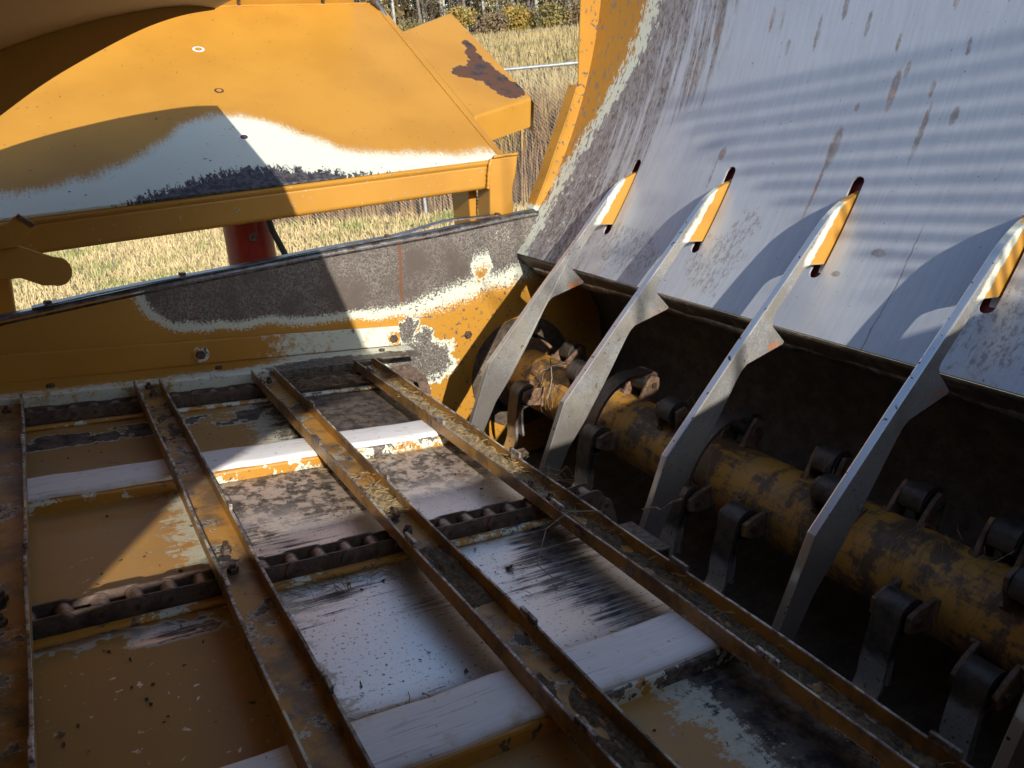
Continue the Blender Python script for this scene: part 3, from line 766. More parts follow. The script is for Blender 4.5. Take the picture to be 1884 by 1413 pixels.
# ---------------- far end wall
ew = thing('end_wall', (.8, YE, .0), 'upright end plate worn to brown steel above yellow, with a round rotor opening', 'end wall')
RC = (1.62, -.145); HR = .215
top = [(-.7, .085), (-.1, .193), (.33, .270), (.83, .348), (1.23, .406), (1.643, .478)]
left = [(-.7, -.5)] + top[:] ; cx, cz = RC
arcL = [(cx + HR * math.cos(R(90 + k * 7.5)), cz + HR * math.sin(R(90 + k * 7.5))) for k in range(25)]
arcR = [(cx + HR * math.cos(R(90 - k * 7.5)), cz + HR * math.sin(R(90 - k * 7.5))) for k in range(25)]
polyL = [(-.7, -.5)] + top[:-1] + [(cx, .474)] + arcL + [(cx, -.5)]
polyR = [(cx, .474), (1.643, .478), (1.72, .46), (1.95, .36), (2.06, 0.0), (2.02, -.5), (cx, -.5)] + arcR[::-1]
m = MB(); m.prism_y(polyL, YE, YE + .006); m.prism_y(polyR, YE, YE + .006); m.obj('plate', 'end_plate', ew)
# bolted angle along the floor
fo = [(-.7, .02), (1.10, .018)]
m = MB().prism_y([(-.7, .0195), (1.085, .0180), (1.085, .088), (-.7, .107)], 2.534, 2.548); au = m.obj('angle_upright', 'end_angle', ew, bevel=.003)
m = MB().box(-.7, 1.115, 2.404, 2.534, .011, .0178); af = m.obj('angle_foot', 'end_angle', ew, bevel=.0025)
for x, z in ((.415, .052), (1.062, .046), (-.25, .055)):
    wsh = inst('washer', WASH, au, (x, 2.5335, z)); inst('bolt_head', HEADY, au, (x, 2.531, z))
inst('bolt_head', HEADY, ew, (1.37, 2.549, .03))
for x, y in ((.455, 2.47), (1.0, 2.485), (.0, 2.46)): inst('bolt_head', HEAD, af, (x, y, .0178))
# folded top edge: rounded lip turned away, with a bolted flat strip that has sprung up near the corner
m = MB(); n = 40; prof = [(0, -.012), (.002, .002), (.008, .008), (.016, .010), (.045, .011)]
def ztop(x):
    for (a, b), (c, d) in zip(top, top[1:]):
        if a <= x <= c: return b + (d - b) * (x - a) / (c - a)
    return top[-1][1]
for i in range(n + 1):
    x = -.7 + (1.66 + .7) * i / n
    for (dy, dz) in prof: m.v.append((x, YE - .001 + dy, ztop(x) + dz))
k_ = len(prof)
for i in range(n):
    for j in range(k_ - 1): m.f.append((i * k_ + j, i * k_ + j + 1, (i + 1) * k_ + j + 1, (i + 1) * k_ + j)); m.sm.append(True)
m.obj('folded_edge', 'rail', ew, solid=.003)
m = MB(); n = 60
for i in range(n + 1):
    x = -.02 + 1.52 * i / n; b = math.exp(-((x - 1.28) / .14) ** 2) * .022 + .002 * math.sin(x * 9)
    for (dy, dz) in ((.006, .0125), (.040, .0135), (.040, .018), (.006, .017)): m.v.append((x, YE + dy, ztop(x) + dz + b))
for i in range(n):
    for j in range(4): m.f.append((i * 4 + j, i * 4 + (j + 1) % 4, i * 4 + 4 + (j + 1) % 4, i * 4 + 4 + j)); m.sm.append(False)
m.f += [(0, 1, 2, 3), tuple(n * 4 + j for j in range(4))]; m.sm += [False, False]
o = m.obj('clamp_strip', 'rail', ew); o['label'] = 'bolted flat strip along the top edge, sprung up near the corner'
for x in (.02, .385, 1.055, 1.49): inst('bolt_head', HEAD, o, (x, YE + .022, ztop(x) + .018))
# ring round the rotor opening
m = MB(); P1 = []; 
for k in range(48):
    a = 2 * math.pi * k / 48
    for (r_, y) in ((HR + .012, YE - .004), (HR - .05, YE - .002), (HR - .05, YE + .06)): m.v.append((cx + math.cos(a) * r_, y, cz + math.sin(a) * r_))
for k in range(48):
    k2 = (k + 1) % 48
    for j in range(2): m.f.append((k * 3 + j, k2 * 3 + j, k2 * 3 + j + 1, k * 3 + j + 1)); m.sm.append(False)
o = m.obj('opening_ring', 'lip', ew, solid=.004); o['label'] = 'dark grimy ring round the rotor opening'
MB().tube([(cx, YE + .055, cz), (cx, YE + .07, cz)], HR, 40).obj('bearing_plate', 'lip', ew)

# ---------------- drum panel with four slots
PR = [(1.575, .326)]
for k in range(44):
    th_ = R(55 + 33 * min((k + .5) * .03, 1.15)); PR.append((PR[-1][0] + .03 * math.cos(th_), PR[-1][1] + .03 * math.sin(th_)))
SL = [0]
for a, b in zip(PR, PR[1:]): SL.append(SL[-1] + math.hypot(b[0] - a[0], b[1] - a[1]))
def pp(s):
    # smooth Catmull-Rom through the profile
    i = max(k for k in range(len(SL) - 1) if SL[k] <= s + 1e-9); u = (s - SL[i]) / (SL[i + 1] - SL[i])
    P = [Vector(PR[max(i - 1, 0)]), Vector(PR[i]), Vector(PR[i + 1]), Vector(PR[min(i + 2, len(PR) - 1)])]
    return .5 * (2 * P[1] + (P[2] - P[0]) * u + (2 * P[0] - 5 * P[1] + 4 * P[2] - P[3]) * u * u + (3 * P[1] - P[0] - 3 * P[2] + P[3]) * u ** 3)
BY = [2.122, 1.700, 1.277, .852, .428]
S0, S1, HW = .145, .418, .0170
dp = thing('drum_panel', (1.58, 1.3, .33), 'tall curved drum panel of scoured blue grey steel with slots along its foot', 'panel')
m = MB(); vidx = {}
def vid(y, s):
    k = (round(y, 5), round(s, 5))
    if k not in vidx: p = pp(min(s, SL[-1] - 1e-6)); vidx[k] = len(m.v); m.v.append((p[0], y, p[1]))
    return vidx[k]
ylist = [-.22]
for y in BY[::-1]: ylist += [y - HW - .02, y - HW, y + HW, y + HW + .02]
ylist += [2.585]
slist = sorted(set([0, .03, .07, .10, S0, S0 + HW] + [S0 + HW + (S1 - S0 - 2 * HW) * k / 8 for k in range(9)] + [S1, S1 + .03] + [S1 + .03 + (SL[-1] - 1e-5 - S1 - .03) * k / 26 for k in range(1, 27)]))
for yi in range(len(ylist) - 1):
    ya, yb = ylist[yi], ylist[yi + 1]; hole = any(abs((ya + yb) / 2 - y) < 1e-6 for y in BY)
    for sa, sb in zip(slist, slist[1:]):
        mid_ = (sa + sb) / 2
        if hole and S0 < mid_ < S1:
            if mid_ < S0 + HW or mid_ > S1 - HW:
                low = mid_ < S0 + HW; sc_, se = (S0 + HW, S0) if low else (S1 - HW, S1); yc = (ya + yb) / 2
                for sg in (-1, 1):
                    arc = [vid(yc + sg * HW * math.cos(R(90 * k / 6)), sc_ + (se - sc_) * math.sin(R(90 * k / 6))) for k in range(7)]
                    m.f.append(tuple(arc + [vid(yc + sg * HW, se)])); m.sm.append(True)
            continue
        m.f.append((vid(ya, sa), vid(yb, sa), vid(yb, sb), vid(ya, sb))); m.sm.append(True)
skin = m.obj('skin', 'panel', dp, solid=.006)
split = skin.modifiers.new('e', 'EDGE_SPLIT'); split.split_angle = R(35)
_o = [pp(.09 + k * .0395) for k in range(11)]
MB().prism_y([(q[0] + .0125, q[1] - .0068) for q in _o] + [(q[0] + .045, q[1] - .026) for q in _o[::-1]], -.2, 2.54).obj('rear_beam', 'maroon', dp)
# rolled lower lip and the stiffener below it
m = MB(); prof = [(1.573, .3255), (1.577, .318), (1.590, .306), (1.604, .298), (1.612, .290), (1.624, .284), (1.66, .276)]
for y in np.linspace(-.2, 2.545, 60):
    for j, (x, z) in enumerate(prof): m.v.append((x, y, z + (.003 * math.sin(y * 14) + .002 * math.sin(y * 37) if j > 2 else 0)))
for i in range(59):
    for j in range(len(prof) - 1): m.f.append((i * 7 + j, i * 7 + j + 1, i * 7 + 8 + j, i * 7 + 7 + j)); m.sm.append(True)
m.obj('rolled_lip', 'lip', dp, solid=.004)
m = MB(); 
for i, y in enumerate(np.linspace(-.2, 2.54, 70)):
    wv_ = .006 * math.sin(y * 7.5) + .004 * math.sin(y * 17)
    m.v += [(1.615, y, .283), (1.632, y, .262 + wv_), (1.66, y, .262 + wv_)]
for i in range(69):
    for j in range(2): m.f.append((i * 3 + j, i * 3 + j + 1, i * 3 + 4 + j, i * 3 + 3 + j)); m.sm.append(True)
o = m.obj('lip_stiffener', 'rail', dp, solid=.003)
# end ring plate welded inside the far edge
fold = [(1.655, .481), (1.724, .582), (1.772, .664), (1.827, .814), (1.864, .958), (1.889, 1.092), (1.901, 1.239), (1.908, 1.45), (1.907, 1.60)]
outer = [(1.645, .490), (1.690, .600), (1.717, .680), (1.772, .830), (1.806, .940), (1.806, .944), (1.800, 1.05), (1.792, 1.24), (1.788, 1.45), (1.785, 1.60)]
o = MB().prism_y(outer + fold[::-1], YE + .007, YE + .015).obj('end_ring', 'ring', dp, bevel=.002)
# return flange of the ring, turned away from the camera, short lower part
low = outer[:5]
m = MB()
for (x, z) in low:
    m.v += [(x - .002, YE + .006, z), (x - .006, YE + .055, z + .002)]
for i in range(len(low) - 1): m.f.append((i * 2, i * 2 + 1, i * 2 + 3, i * 2 + 2)); m.sm.append(False)
m.obj('ring_flange', 'ring', dp, solid=.006)
def bead(pts, r, name, parent, mat='lug', y=None):
    m = MB(); P = []
    for a, b in zip(pts, pts[1:]):
        a, b = Vector(a), Vector(b); k = max(2, int((b - a).length / .008))
        P += [a.lerp(b, i / k) for i in range(k)]
    P.append(Vector(pts[-1])); rr = [r * (1 + .35 * (i % 2)) * rnd(.85, 1.15) for i in range(len(P))]
    m.tube([(p.x + rnd(-.001, .001), p.y, p.z + rnd(-.001, .001)) for p in P], rr, 7); return m.obj(name, mat, parent)
bead([(1.832, YE + .003, .814), (1.868, YE + .003, .958), (1.892, YE + .003, 1.10)], .006, 'weld_bead', dp)
bead([(1.70, YE + .003, .545), (1.742, YE + .003, .612), (1.775, YE + .003, .664)], .005, 'weld_bead', dp)
# near end ring, mirrors the far one (behind the camera)
MB().prism_y(outer + fold[::-1], -.23, -.222).obj('near_ring', 'ring', dp)

# ---------------- rotor shroud behind and under the rotor
m = MB(); prof = [(1.655, .268), (1.78, .262), (1.90, .20), (1.985, .08), (2.02, -.08), (2.0, -.26), (1.91, -.40), (1.76, -.49), (1.58, -.52), (1.38, -.49), (1.22, -.40), (1.12, -.30), (1.03, -.30)]
ysl = np.linspace(-.2, 2.549, 40)
for y in ysl:
    for j, (x, z) in enumerate(prof): m.v.append((x + rnd(-.003, .003), y, z + rnd(-.003, .003)))
k_ = len(prof)
for i in range(len(ysl) - 1):
    for j in range(k_ - 1): m.f.append((i * k_ + j, i * k_ + j + 1, (i + 1) * k_ + j + 1, (i + 1) * k_ + j)); m.sm.append(True)
tag(m.obj('rotor_shroud', 'shroud', solid=.005), 'dark dented steel trough wrapped behind and under the rotor', 'shroud')

# ---------------- grate bars
BARP = [(1.800, .676), (1.765, .657), (1.735, .646), (1.705, .632), (1.678, .613), (1.655, .592), (1.634, .567), (1.534, .442), (1.392, .270), (1.218, .050), (1.164, -.135), (1.130, -.250),
        (1.185, -.250), (1.212, -.180), (1.250, -.088), (1.300, -.012), (1.360, .097), (1.420, .215), (1.433, .237), (1.448, .251), (1.564, .290), (1.570, .297), (1.522, .338), (1.515, .352), (1.520, .365), (1.600, .470), (1.609, .479), (1.622, .484), (1.682, .484), (1.674, .448), (1.72, .43), (1.81, .55), (1.885, .70), (1.865, .735), (1.822, .728)]
barlab = ['first slug bar from the end plate, fully in sun', 'second bar from the end plate with a small rust stain on its barb', 'third bar from the end plate, sunlit head and shaded shank', 'nearest bar in view at right, bright pitted front edge and black side', 'stray bar foot at the lower right corner of the photo']
for y, lab in zip(BY, barlab):
    kb = rnd(-.006, .006); kc = rnd(-.004, .004)
    m = MB(); m.prism_y(BARP, y - .010, y + .010)
    m.v = [(a + kc * max(0, .3 - c), b_ + kb * max(0, .45 - c) ** 2 * 3, c) for a, b_, c in m.v]
    b = m.obj('slug_bar', 'bar', loc=(1.2, y, -.25), bevel=.0028, seg=2); tag(b, lab, 'bar', 'slug bars over the rotor')

# ---------------- rotor
ro_ = thing('flail_rotor', (RC[0], 1.3, RC[1] - .105), 'thick yellow rotor tube with scraped paint lying along the trough', 'rotor')
RR = .105
m = MB(); ny = 60; na = 40
for i in range(ny + 1):
    y = -.2 + (YE + .05 + .2) * i / ny
    for k in range(na): a = 2 * math.pi * k / na; m.v.append((cx + RR * math.cos(a), y, cz + RR * math.sin(a)))
for i in range(ny):
    for k in range(na): m.f.append((i * na + k, i * na + (k + 1) % na, (i + 1) * na + (k + 1) % na, (i + 1) * na + k)); m.sm.append(True)
m.obj('tube', 'tube', ro_)
MB().tube([(cx, YE - .05, cz), (cx, YE - .04, cz)], .15, 32, True, False).obj('end_disc', 'lug', ro_)
def pol(ph, r): return (cx + r * math.cos(R(ph)), cz + r * math.sin(R(ph)))
def lug(y, ph, w_=.034):
    a = R(ph); rad = Vector((math.cos(a), 0, math.sin(a))); tan = Vector((-math.sin(a), 0, math.cos(a)))
    for s in (-1, 1):
        P = [(-.034, .095), (-.030, .150), (-.016, .186), (.018, .188), (.030, .160), (.036, .095)]
        poly = []
        for (t_, r_) in P: v = Vector((cx, 0, cz)) + rad * r_ + tan * (t_ + rnd(-.002, .002)); poly.append((v.x, v.z))
        yy = y + s * (w_ + .006); MB().prism_y(poly, yy - .006, yy + .006).obj('lug', 'lug', ro_, bevel=.002)
        q0 = Vector((cx, 0, cz)) + rad * .1045 - tan * .036; q1 = Vector((cx, 0, cz)) + rad * .1045 + tan * .036
        bead([(q0.x, yy + s * .008, q0.z), (cx + rad.x * .1075, yy + s * .008, cz + rad.z * .1075), (q1.x, yy + s * .008, q1.z)], .0055, 'weld_bead', ro_)
    v = Vector((cx, 0, cz)) + rad * .158
    MB().tube([(v.x, y - w_ - .018, v.z), (v.x, y + w_ + .018, v.z)], .009, 10).obj('pin', 'bolt', ro_)
    return v
def flail(y, ph, path, lab, wd=.060):
    """path: list of x,z after the loop round the bushing"""
    v = lug(y, ph, wd / 2 + .004)
    t = thing('flail', (v.x, y, v.z), lab, 'flail', 'swinging flails pinned round the rotor')
    MB().tube([(v.x, y - wd / 2, v.z), (v.x, y + wd / 2, v.z)], .0320, 26).obj('bushing', 'bushing', t, bevel=.002)
    d0 = Vector((path[0][0] - v.x, path[0][1] - v.z)).normalized()
    st = math.atan2(d0.y, d0.x); loop = []
    return v, t, d0, st
def hang(y, ph, L, lab, curve=.075, lean=0.0, wd=.060):
    """flail hanging down from its pin, foot curled like a cup"""
    v, t, _, _ = flail(y, ph, [(0, -1)], lab, wd); path = []
    for k in range(19):
        a = R(-20 + k * 11.5); path.append((v.x + .0372 * math.cos(a), v.z + .0372 * math.sin(a)))
    x = v.x - .0372
    for k in range(1, 25):
        f = k / 24; path.append((x + lean * f * L - .010 * math.sin(f * math.pi) + (curve * max(0, f - .62) ** 2 / .144 * -1.0), v.z - .01 - L * f))
    MB().ribbon_y(path, y - wd / 2, y + wd / 2, .010).obj('strap', 'flail', t, bevel=.002)
    path2 = [(v.x + .010, v.z - .036)] + [(x + .018 + lean * f * L - .004 * math.sin(f * math.pi), v.z - .03 - (L * .62) * f) for f in (.15, .35, .6, .85, 1)]
    MB().ribbon_y(path2, y - wd / 2 + .004, y + wd / 2 - .004, .008).obj('back_strap', 'flail', t, bevel=.0015)
def drape(y, ph, lab, wd=.060):
    """flail flopped over the tube from a lug at the back, free end down the front"""
    v, t, _, _ = flail(y, ph, [(-1, 0)], lab, wd); path = []
    for k in range(15):
        a = R(ph - 95 + k * 10.5); path.append((v.x + .0372 * math.cos(a), v.z + .0372 * math.sin(a)))
    for f in (.08, .15, .22, .3, .38, .45, .52, .6, .68, .75, .82, .9, 1.0):
        q = pol(ph + 22 + f * 78, .186 - .028 * math.sin(f * 1.6) + .012 * f); path.append(q)
    q = path[-1]
    for k in (1, 2, 3): path.append((q[0] - .004 * k, q[1] - .035 * k))
    MB().ribbon_y(path, y - wd / 2, y + wd / 2, .010).obj('strap', 'flail', t, bevel=.002)
hang(2.28, 176, .20, 'flail hanging beside the first bar, nearest the end plate', .03, .06)
hang(1.84, 180, .21, 'flail hanging between the first and second bars beside the tube front')
hang(1.43, 190, .21, 'flail hanging between second and third bars, half hidden by the third')
hang(1.235, 184, .215, 'flail with a bright worn tip hanging just right of the third bar')
hang(.79, 184, .215, 'flail with a shiny foot hanging right of the nearest full bar')
hang(.61, 206, .21, 'dark flail hanging low in the right corner')
drape(1.875, 72, 'dark flail flopped over the tube between the first and second bars')
drape(1.44, 70, 'dark flail flopped over the tube between the second and third bars')
def stub(y, ph, lab):
    v, t, _, _ = flail(y, ph, [(1, 0)], lab)
    path = [(v.x + .0372 * math.cos(R(a)), v.z + .0372 * math.sin(R(a))) for a in range(200, -20, -11)]
    q = path[-1]; path += [(q[0] + .01, q[1] - .06), (q[0] + .02, q[1] - .13), (q[0] + .01, q[1] - .2)]
    MB().ribbon_y(path, y - .027, y + .027, .010).obj('strap', 'flail', t, bevel=.002)
for y, ph, lab in ((2.36, 48, 'flail behind the tube next to the end plate, rusty lug in sun'), (2.06, 118, 'short black bushing flail on top of the tube behind the second bar'), (1.61, 114, 'black bushing flail on top of the tube left of the third bar'),
                   (1.13, 80, 'flail behind the tube wrapped with twine, left of the nearest bar'), (1.035, 122, 'black bushing flail touching the nearest bar'), (.92, 62, 'flail behind the tube right of the nearest bar'), (.70, 76, 'flail on top of the tube near the right edge'), (.585, 124, 'black bushing flail cut by the right edge')):
    stub(y, ph, lab)

# ---------------- deck beyond the end wall
A_ = Vector((1.573, 2.65, .676)); DX = Vector((1.641, 0, .2174)).normalized(); DY = Vector((.0272, 1.099, .6414)); DY = (DY - DX * DY.dot(DX)).normalized(); DN = DX.cross(DY).normalized()
dk = thing('loading_deck', (.7, 2.7, .4), 'sloping yellow sheet deck with a white rubbed band along its lower edge', 'deck')
def dpt(u, v, h=0.0): return A_ + DX * u + DY * v + DN * h
def dslab(m, u0, u1, v0, v1, h0, h1, sk=0.0):
    P = [dpt(u0, v0, h0), dpt(u1, v0, h0), dpt(u1 + sk, v1, h0), dpt(u0, v1, h0), dpt(u0, v0, h1), dpt(u1, v0, h1), dpt(u1 + sk, v1, h1), dpt(u0, v1, h1)]
    return m.add(P, [(0, 3, 2, 1), (4, 5, 6, 7), (0, 1, 5, 4), (1, 2, 6, 5), (2, 3, 7, 6), (3, 0, 4, 7)])
dsh = dslab(MB(), -2.4, -.035, .0, 1.26, -.006, .0, .02).obj('sheet', 'deck', dk, bevel=.001)
dslab(MB(), -2.4, .0, -.012, 1.30, -.05, -.0065, .02).obj('sheet_frame', 'yellow', dk, bevel=.006, seg=2)
# front beam (rounded square tube) and posts
hb = .044; bc = A_ + DX * -1.26 - DN * 0
ax = DX; az = Vector((-DX.z, 0, DX.x))
MB().obox(A_ + DX * -1.245 + az * -.062 + Vector((0, .043, 0)), ax, (0, 1, 0), az, 1.18, .043, .046).obj('front_beam', 'yellow', dk, bevel=.014, seg=4)
MB().prism_y([(1.488, .700 - .035), (1.606, .684), (1.603, .62), (1.590, .565), (1.607, .40), (1.500, .40), (1.492, .548), (1.485, .60)], 2.635, 2.735).obj('corner_post', 'yellow', dk, bevel=.006, seg=2)
bead([(1.489, 2.637, .655), (1.484, 2.637, .61), (1.484, 2.637, .56)], .006, 'weld_bead', dk, 'yellow')
bead([(1.50, 2.634, .672), (1.55, 2.634, .681), (1.603, 2.634, .688)], .005, 'weld_bead', dk, 'yellow')
m = MB(); P = [(1.455, .62), (1.492, .62), (1.520, .36), (1.485, .36)]; m.prism_y(P, 2.755, 2.90); m.obj('rear_leg', 'yellow', dk, bevel=.003)
MB().box(-.16, -.062, 2.66, 2.75, -.6, .40).obj('left_post', 'yellow', dk, bevel=.008, seg=2)
# weld seams between sheet and frame
bead([dpt(-2.2, .004, .001), dpt(-.04, .004, .001)], .0022, 'seam', dk, 'deck')
bead([dpt(-.036, .02, .001), dpt(-.02, 1.25, .001)], .0028, 'seam', dk, 'yellow')
bead([dpt(-1.5, 1.262, .001), dpt(-.03, 1.262, .001)], .0028, 'seam', dk, 'yellow')
for (x, y, rr) in ((.638, 3.444, .022), (.650, 3.175, .017), (.668, 2.904, .022)):
    z = A_.z + (x - A_.x) * DX.z / DX.x + (y - A_.y) * DY.z / DY.y * .999
    p = Vector((x, y, z)); p = p - DN * (p - A_).dot(DN)
    m = MB().tube([p - DN * .001, p + DN * .0022], rr * .55, 18); m.obj('plug_weld', 'bolt' if rr > .02 and y < 3 else 'yellow', dsh)
    m = MB()
    for k in range(24):
        a = 2 * math.pi * k / 24
        for r_, h_ in ((rr * .62, .0016), (rr, .0009)): m.v.append(tuple(p + (DX * math.cos(a) + DY * math.sin(a)) * r_ + DN * h_))
    for k in range(24): k2 = (k + 1) % 24; m.f.append((k * 2, k * 2 + 1, k2 * 2 + 1, k2 * 2)); m.sm.append(False)
    m.obj('rubbed_ring', 'strip' if rr > .02 else 'bolt', dsh)
# upstand behind the deck
dslab(MB(), -2.4, -.10, 1.30, 1.34, -.05, .30).obj('rear_upstand', 'yellow', dk, bevel=.003)
for u in (-.62, -.25): MB().obox(dpt(u, 1.298, .03), DX, DY, DN, .006, .012, .04).obj('upstand_clip', 'bolt', dk)
MB().tube([dpt(-.045, 1.30, .03), dpt(-.02, 1.22, .02), dpt(.0, 1.16, -.02)], [.012, .014, .012], 8).obj('rope_guide', 'rail', dk)
# box cover at the right of the deck
cv = thing('box_cover', (1.78, 3.1, .7), 'yellow folded steel box cover with a jagged rust patch, right of the deck', 'cover')
m = MB(); u0, u1 = .012, .345
P = []
prof = [(u0, .0), (u1 - .012, .0), (u1, -.012), (u1, -.11)]
def cpt(u, v, h): return dpt(u, v, h - .012)
m = MB()
v0, v1 = .30, 1.02
quad = [cpt(u0, v0, 0), cpt(u1 - .0, v0 + .10, 0), cpt(u1 + .0, v1 + .17, 0), cpt(u0, v1, 0)]
lowq = [q - Vector((0, 0, .115)) for q in quad]
m.add([tuple(q) for q in quad + lowq], [(0, 1, 2, 3), (0, 4, 5, 1), (1, 5, 6, 2), (2, 6, 7, 3), (3, 7, 4, 0)])
m.obj('folded_sheet', 'cover', cv, bevel=.010, seg=3)
MB().add([tuple(q) for q in (quad[1] + DX * .004 + Vector((0, -.01, -.02)), quad[1] + DX * .03 + Vector((0, .03, -.14)), quad[2] + DX * .03 + Vector((0, 0, -.14)), quad[2] + DX * .004 + Vector((0, 0, -.02)))], [(0, 1, 2, 3)]).obj('side_lip', 'yellow', cv, solid=.004)

# hydraulic cylinder and hose under the deck
hc = thing('hydraulic_cylinder', (.60, 3.0, -.1), 'scuffed red steel cylinder standing under the deck beam', 'cylinder')
MB().tube([(.80, 3.05, -.5), (.705, 3.02, .25), (.665, 3.0, .56)], .086, 32).obj('barrel', 'red', hc)
MB().tube([(.665, 3.0, .56), (.66, 2.995, .60)], .094, 32).obj('end_cap', 'red', hc)
MB().tube([(.757, 3.035, -.15), (.748, 3.033, -.09)], .093, 32).obj('gland_band', 'red', hc)
MB().tube([(.69, 2.945, .36), (.685, 2.915, .362)], .017, 6, True, False).obj('port_fitting', 'bolt', hc)
tag(MB().tube([(.722, 2.92, .56), (.728, 2.90, .46), (.745, 2.89, .39), (.782, 2.88, .31), (.82, 2.87, .20), (.92, 2.86, .05), (1.02, 2.86, -.2)], .0115, 10).obj('hydraulic_hose', 'rubber'), 'black rubber hose curving down right of the red cylinder', 'hose')

# latch plate at the left edge
lt = thing('latch_plate', (-.12, 2.47, .42), 'brown round ended latch arm on a bracket at the left edge', 'latch')
arm = [(-.30, .44), (-.10, .418), (-.045, .418), (-.030, .412), (.045, .380)]
for k in range(11): a = R(62 - k * 17.5); arm.append((.050 + .038 * math.cos(a), .340 + .040 * math.sin(a)))
arm += [(.015, .303), (-.035, .326), (-.10, .322), (-.30, .30)]
MB().prism_y(arm, 2.462, 2.474).obj('arm', 'hood', lt, bevel=.002)
MB().prism_y([(-.10, .40), (-.03, .412), (.012, .462), (-.012, .486), (-.028, .492), (-.045, .474), (-.10, .47)], 2.44, 2.461).obj('bracket', 'hood', lt, bevel=.003)
MB().tube([(-.066, 2.455, .445), (-.066, 2.425, .445)], .026, 18).obj('pivot', 'hood', lt, bevel=.003)
MB().obox((-.006, 2.45, .480), (.80, 0, -.60), (0, 1, 0), (.6, 0, .8), .022, .016, .004).obj('tongue', 'lip', lt)

# ---------------- hood over the left of the chamber
hp = [(.515, 1.050), (.44, 1.047), (.366, 1.032), (.28, 1.008), (.19, .978), (.09, .938), (-.011, .892), (-.12, .83), (-.24, .745), (-.36, .64), (-.46, .50), (-.53, .34), (-.57, .15), (-.58, -.05)]
def smooth(P, n=5):
    out = []
    for i in range(len(P) - 1):
        a, b, c, d = [Vector(P[min(max(i + k, 0), len(P) - 1)]) for k in (-1, 0, 1, 2)]
        for k in range(n):
            u = k / n; q = .5 * (2 * b + (c - a) * u + (2 * a - 5 * b + 4 * c - d) * u * u + (3 * b - a - 3 * c + d) * u ** 3); out.append((q.x, q.y))
    return out + [tuple(P[-1])]
hp = smooth(hp, 4)
hd = thing('curved_hood', (-.58, 1.2, -.05), 'brown shaded yellow hood arching in from the upper left corner', 'hood')
m = MB(); ysl = np.linspace(-.205, 2.506, 24)
for y in ysl:
    for (x, z) in hp: m.v.append((x, y, z))
k_ = len(hp)
for i in range(len(ysl) - 1):
    for j in range(k_ - 1): m.f.append((i * k_ + j, i * k_ + j + 1, (i + 1) * k_ + j + 1, (i + 1) * k_ + j)); m.sm.append(True)
m.obj('skin', 'hood', hd, solid=-.005)
ha = [(-.45, .0), (-.40, .22), (-.32, .42), (-.22, .565), (-.13, .655), (-.031, .737), (.072, .819), (.177, .890), (.315, .973), (.42, 1.020), (.512, 1.046)]
MB().prism_y(smooth(ha) + [(x, z + .003) for x, z in hp[:]], 2.494, 2.500).obj('end_web', 'hood', hd)
na_ = [(-.50, .0), (-.48, .30), (-.40, .48), (-.30, .62), (-.19, .735), (-.13, .79), (.04, .885), (.215, .965), (.36, 1.01), (.512, 1.046)]
MB().prism_y(smooth(na_) + [(x, z + .003) for x, z in hp[:]], -.200, -.194).obj('near_web', 'hood', hd)

# near end wall behind the camera, lower edge of the window the sun shines through
nw = [(-.75, -.5), (-.75, .57), (-.2, .645), (.1, .675), (.5, .70), (.95, .755), (1.15, .825), (1.445, .905), (1.66, .98), (1.95, .9), (2.05, 0), (2.0, -.5)]
tag(MB().prism_y(nw, -.215, -.206).obj('near_end_wall', 'yellow_chipped'), 'yellow near end wall of the chamber, behind the viewpoint', 'end wall')
# rail rack standing sunward of the machine: throws the ruled shadows on the drum panel
gd = thing('rail_rack', (1.25, -2.0, -1.2), 'tall rack of parallel steel rails behind the viewpoint', 'rack')
hv = Vector((-.083, .82, -.013)).normalized(); Q0 = Vector((1.788, .903, .701)) + SUN_M * 3.1
for k in range(-6, 7):
    p = Q0 + Vector((0, 0, k * .069)); MB().tube([p - hv * 1.0, p + hv * (.58 + .012 * k)], .0076, 8).obj('rail', 'galv', gd)
for u in (-.95, -.30):
    p = Q0 + hv * u + Vector((.014, 0, 0)); MB().tube([p + Vector((0, 0, -3.2)), p + Vector((0, 0, .34))], .012, 8).obj('upright', 'galv', gd)

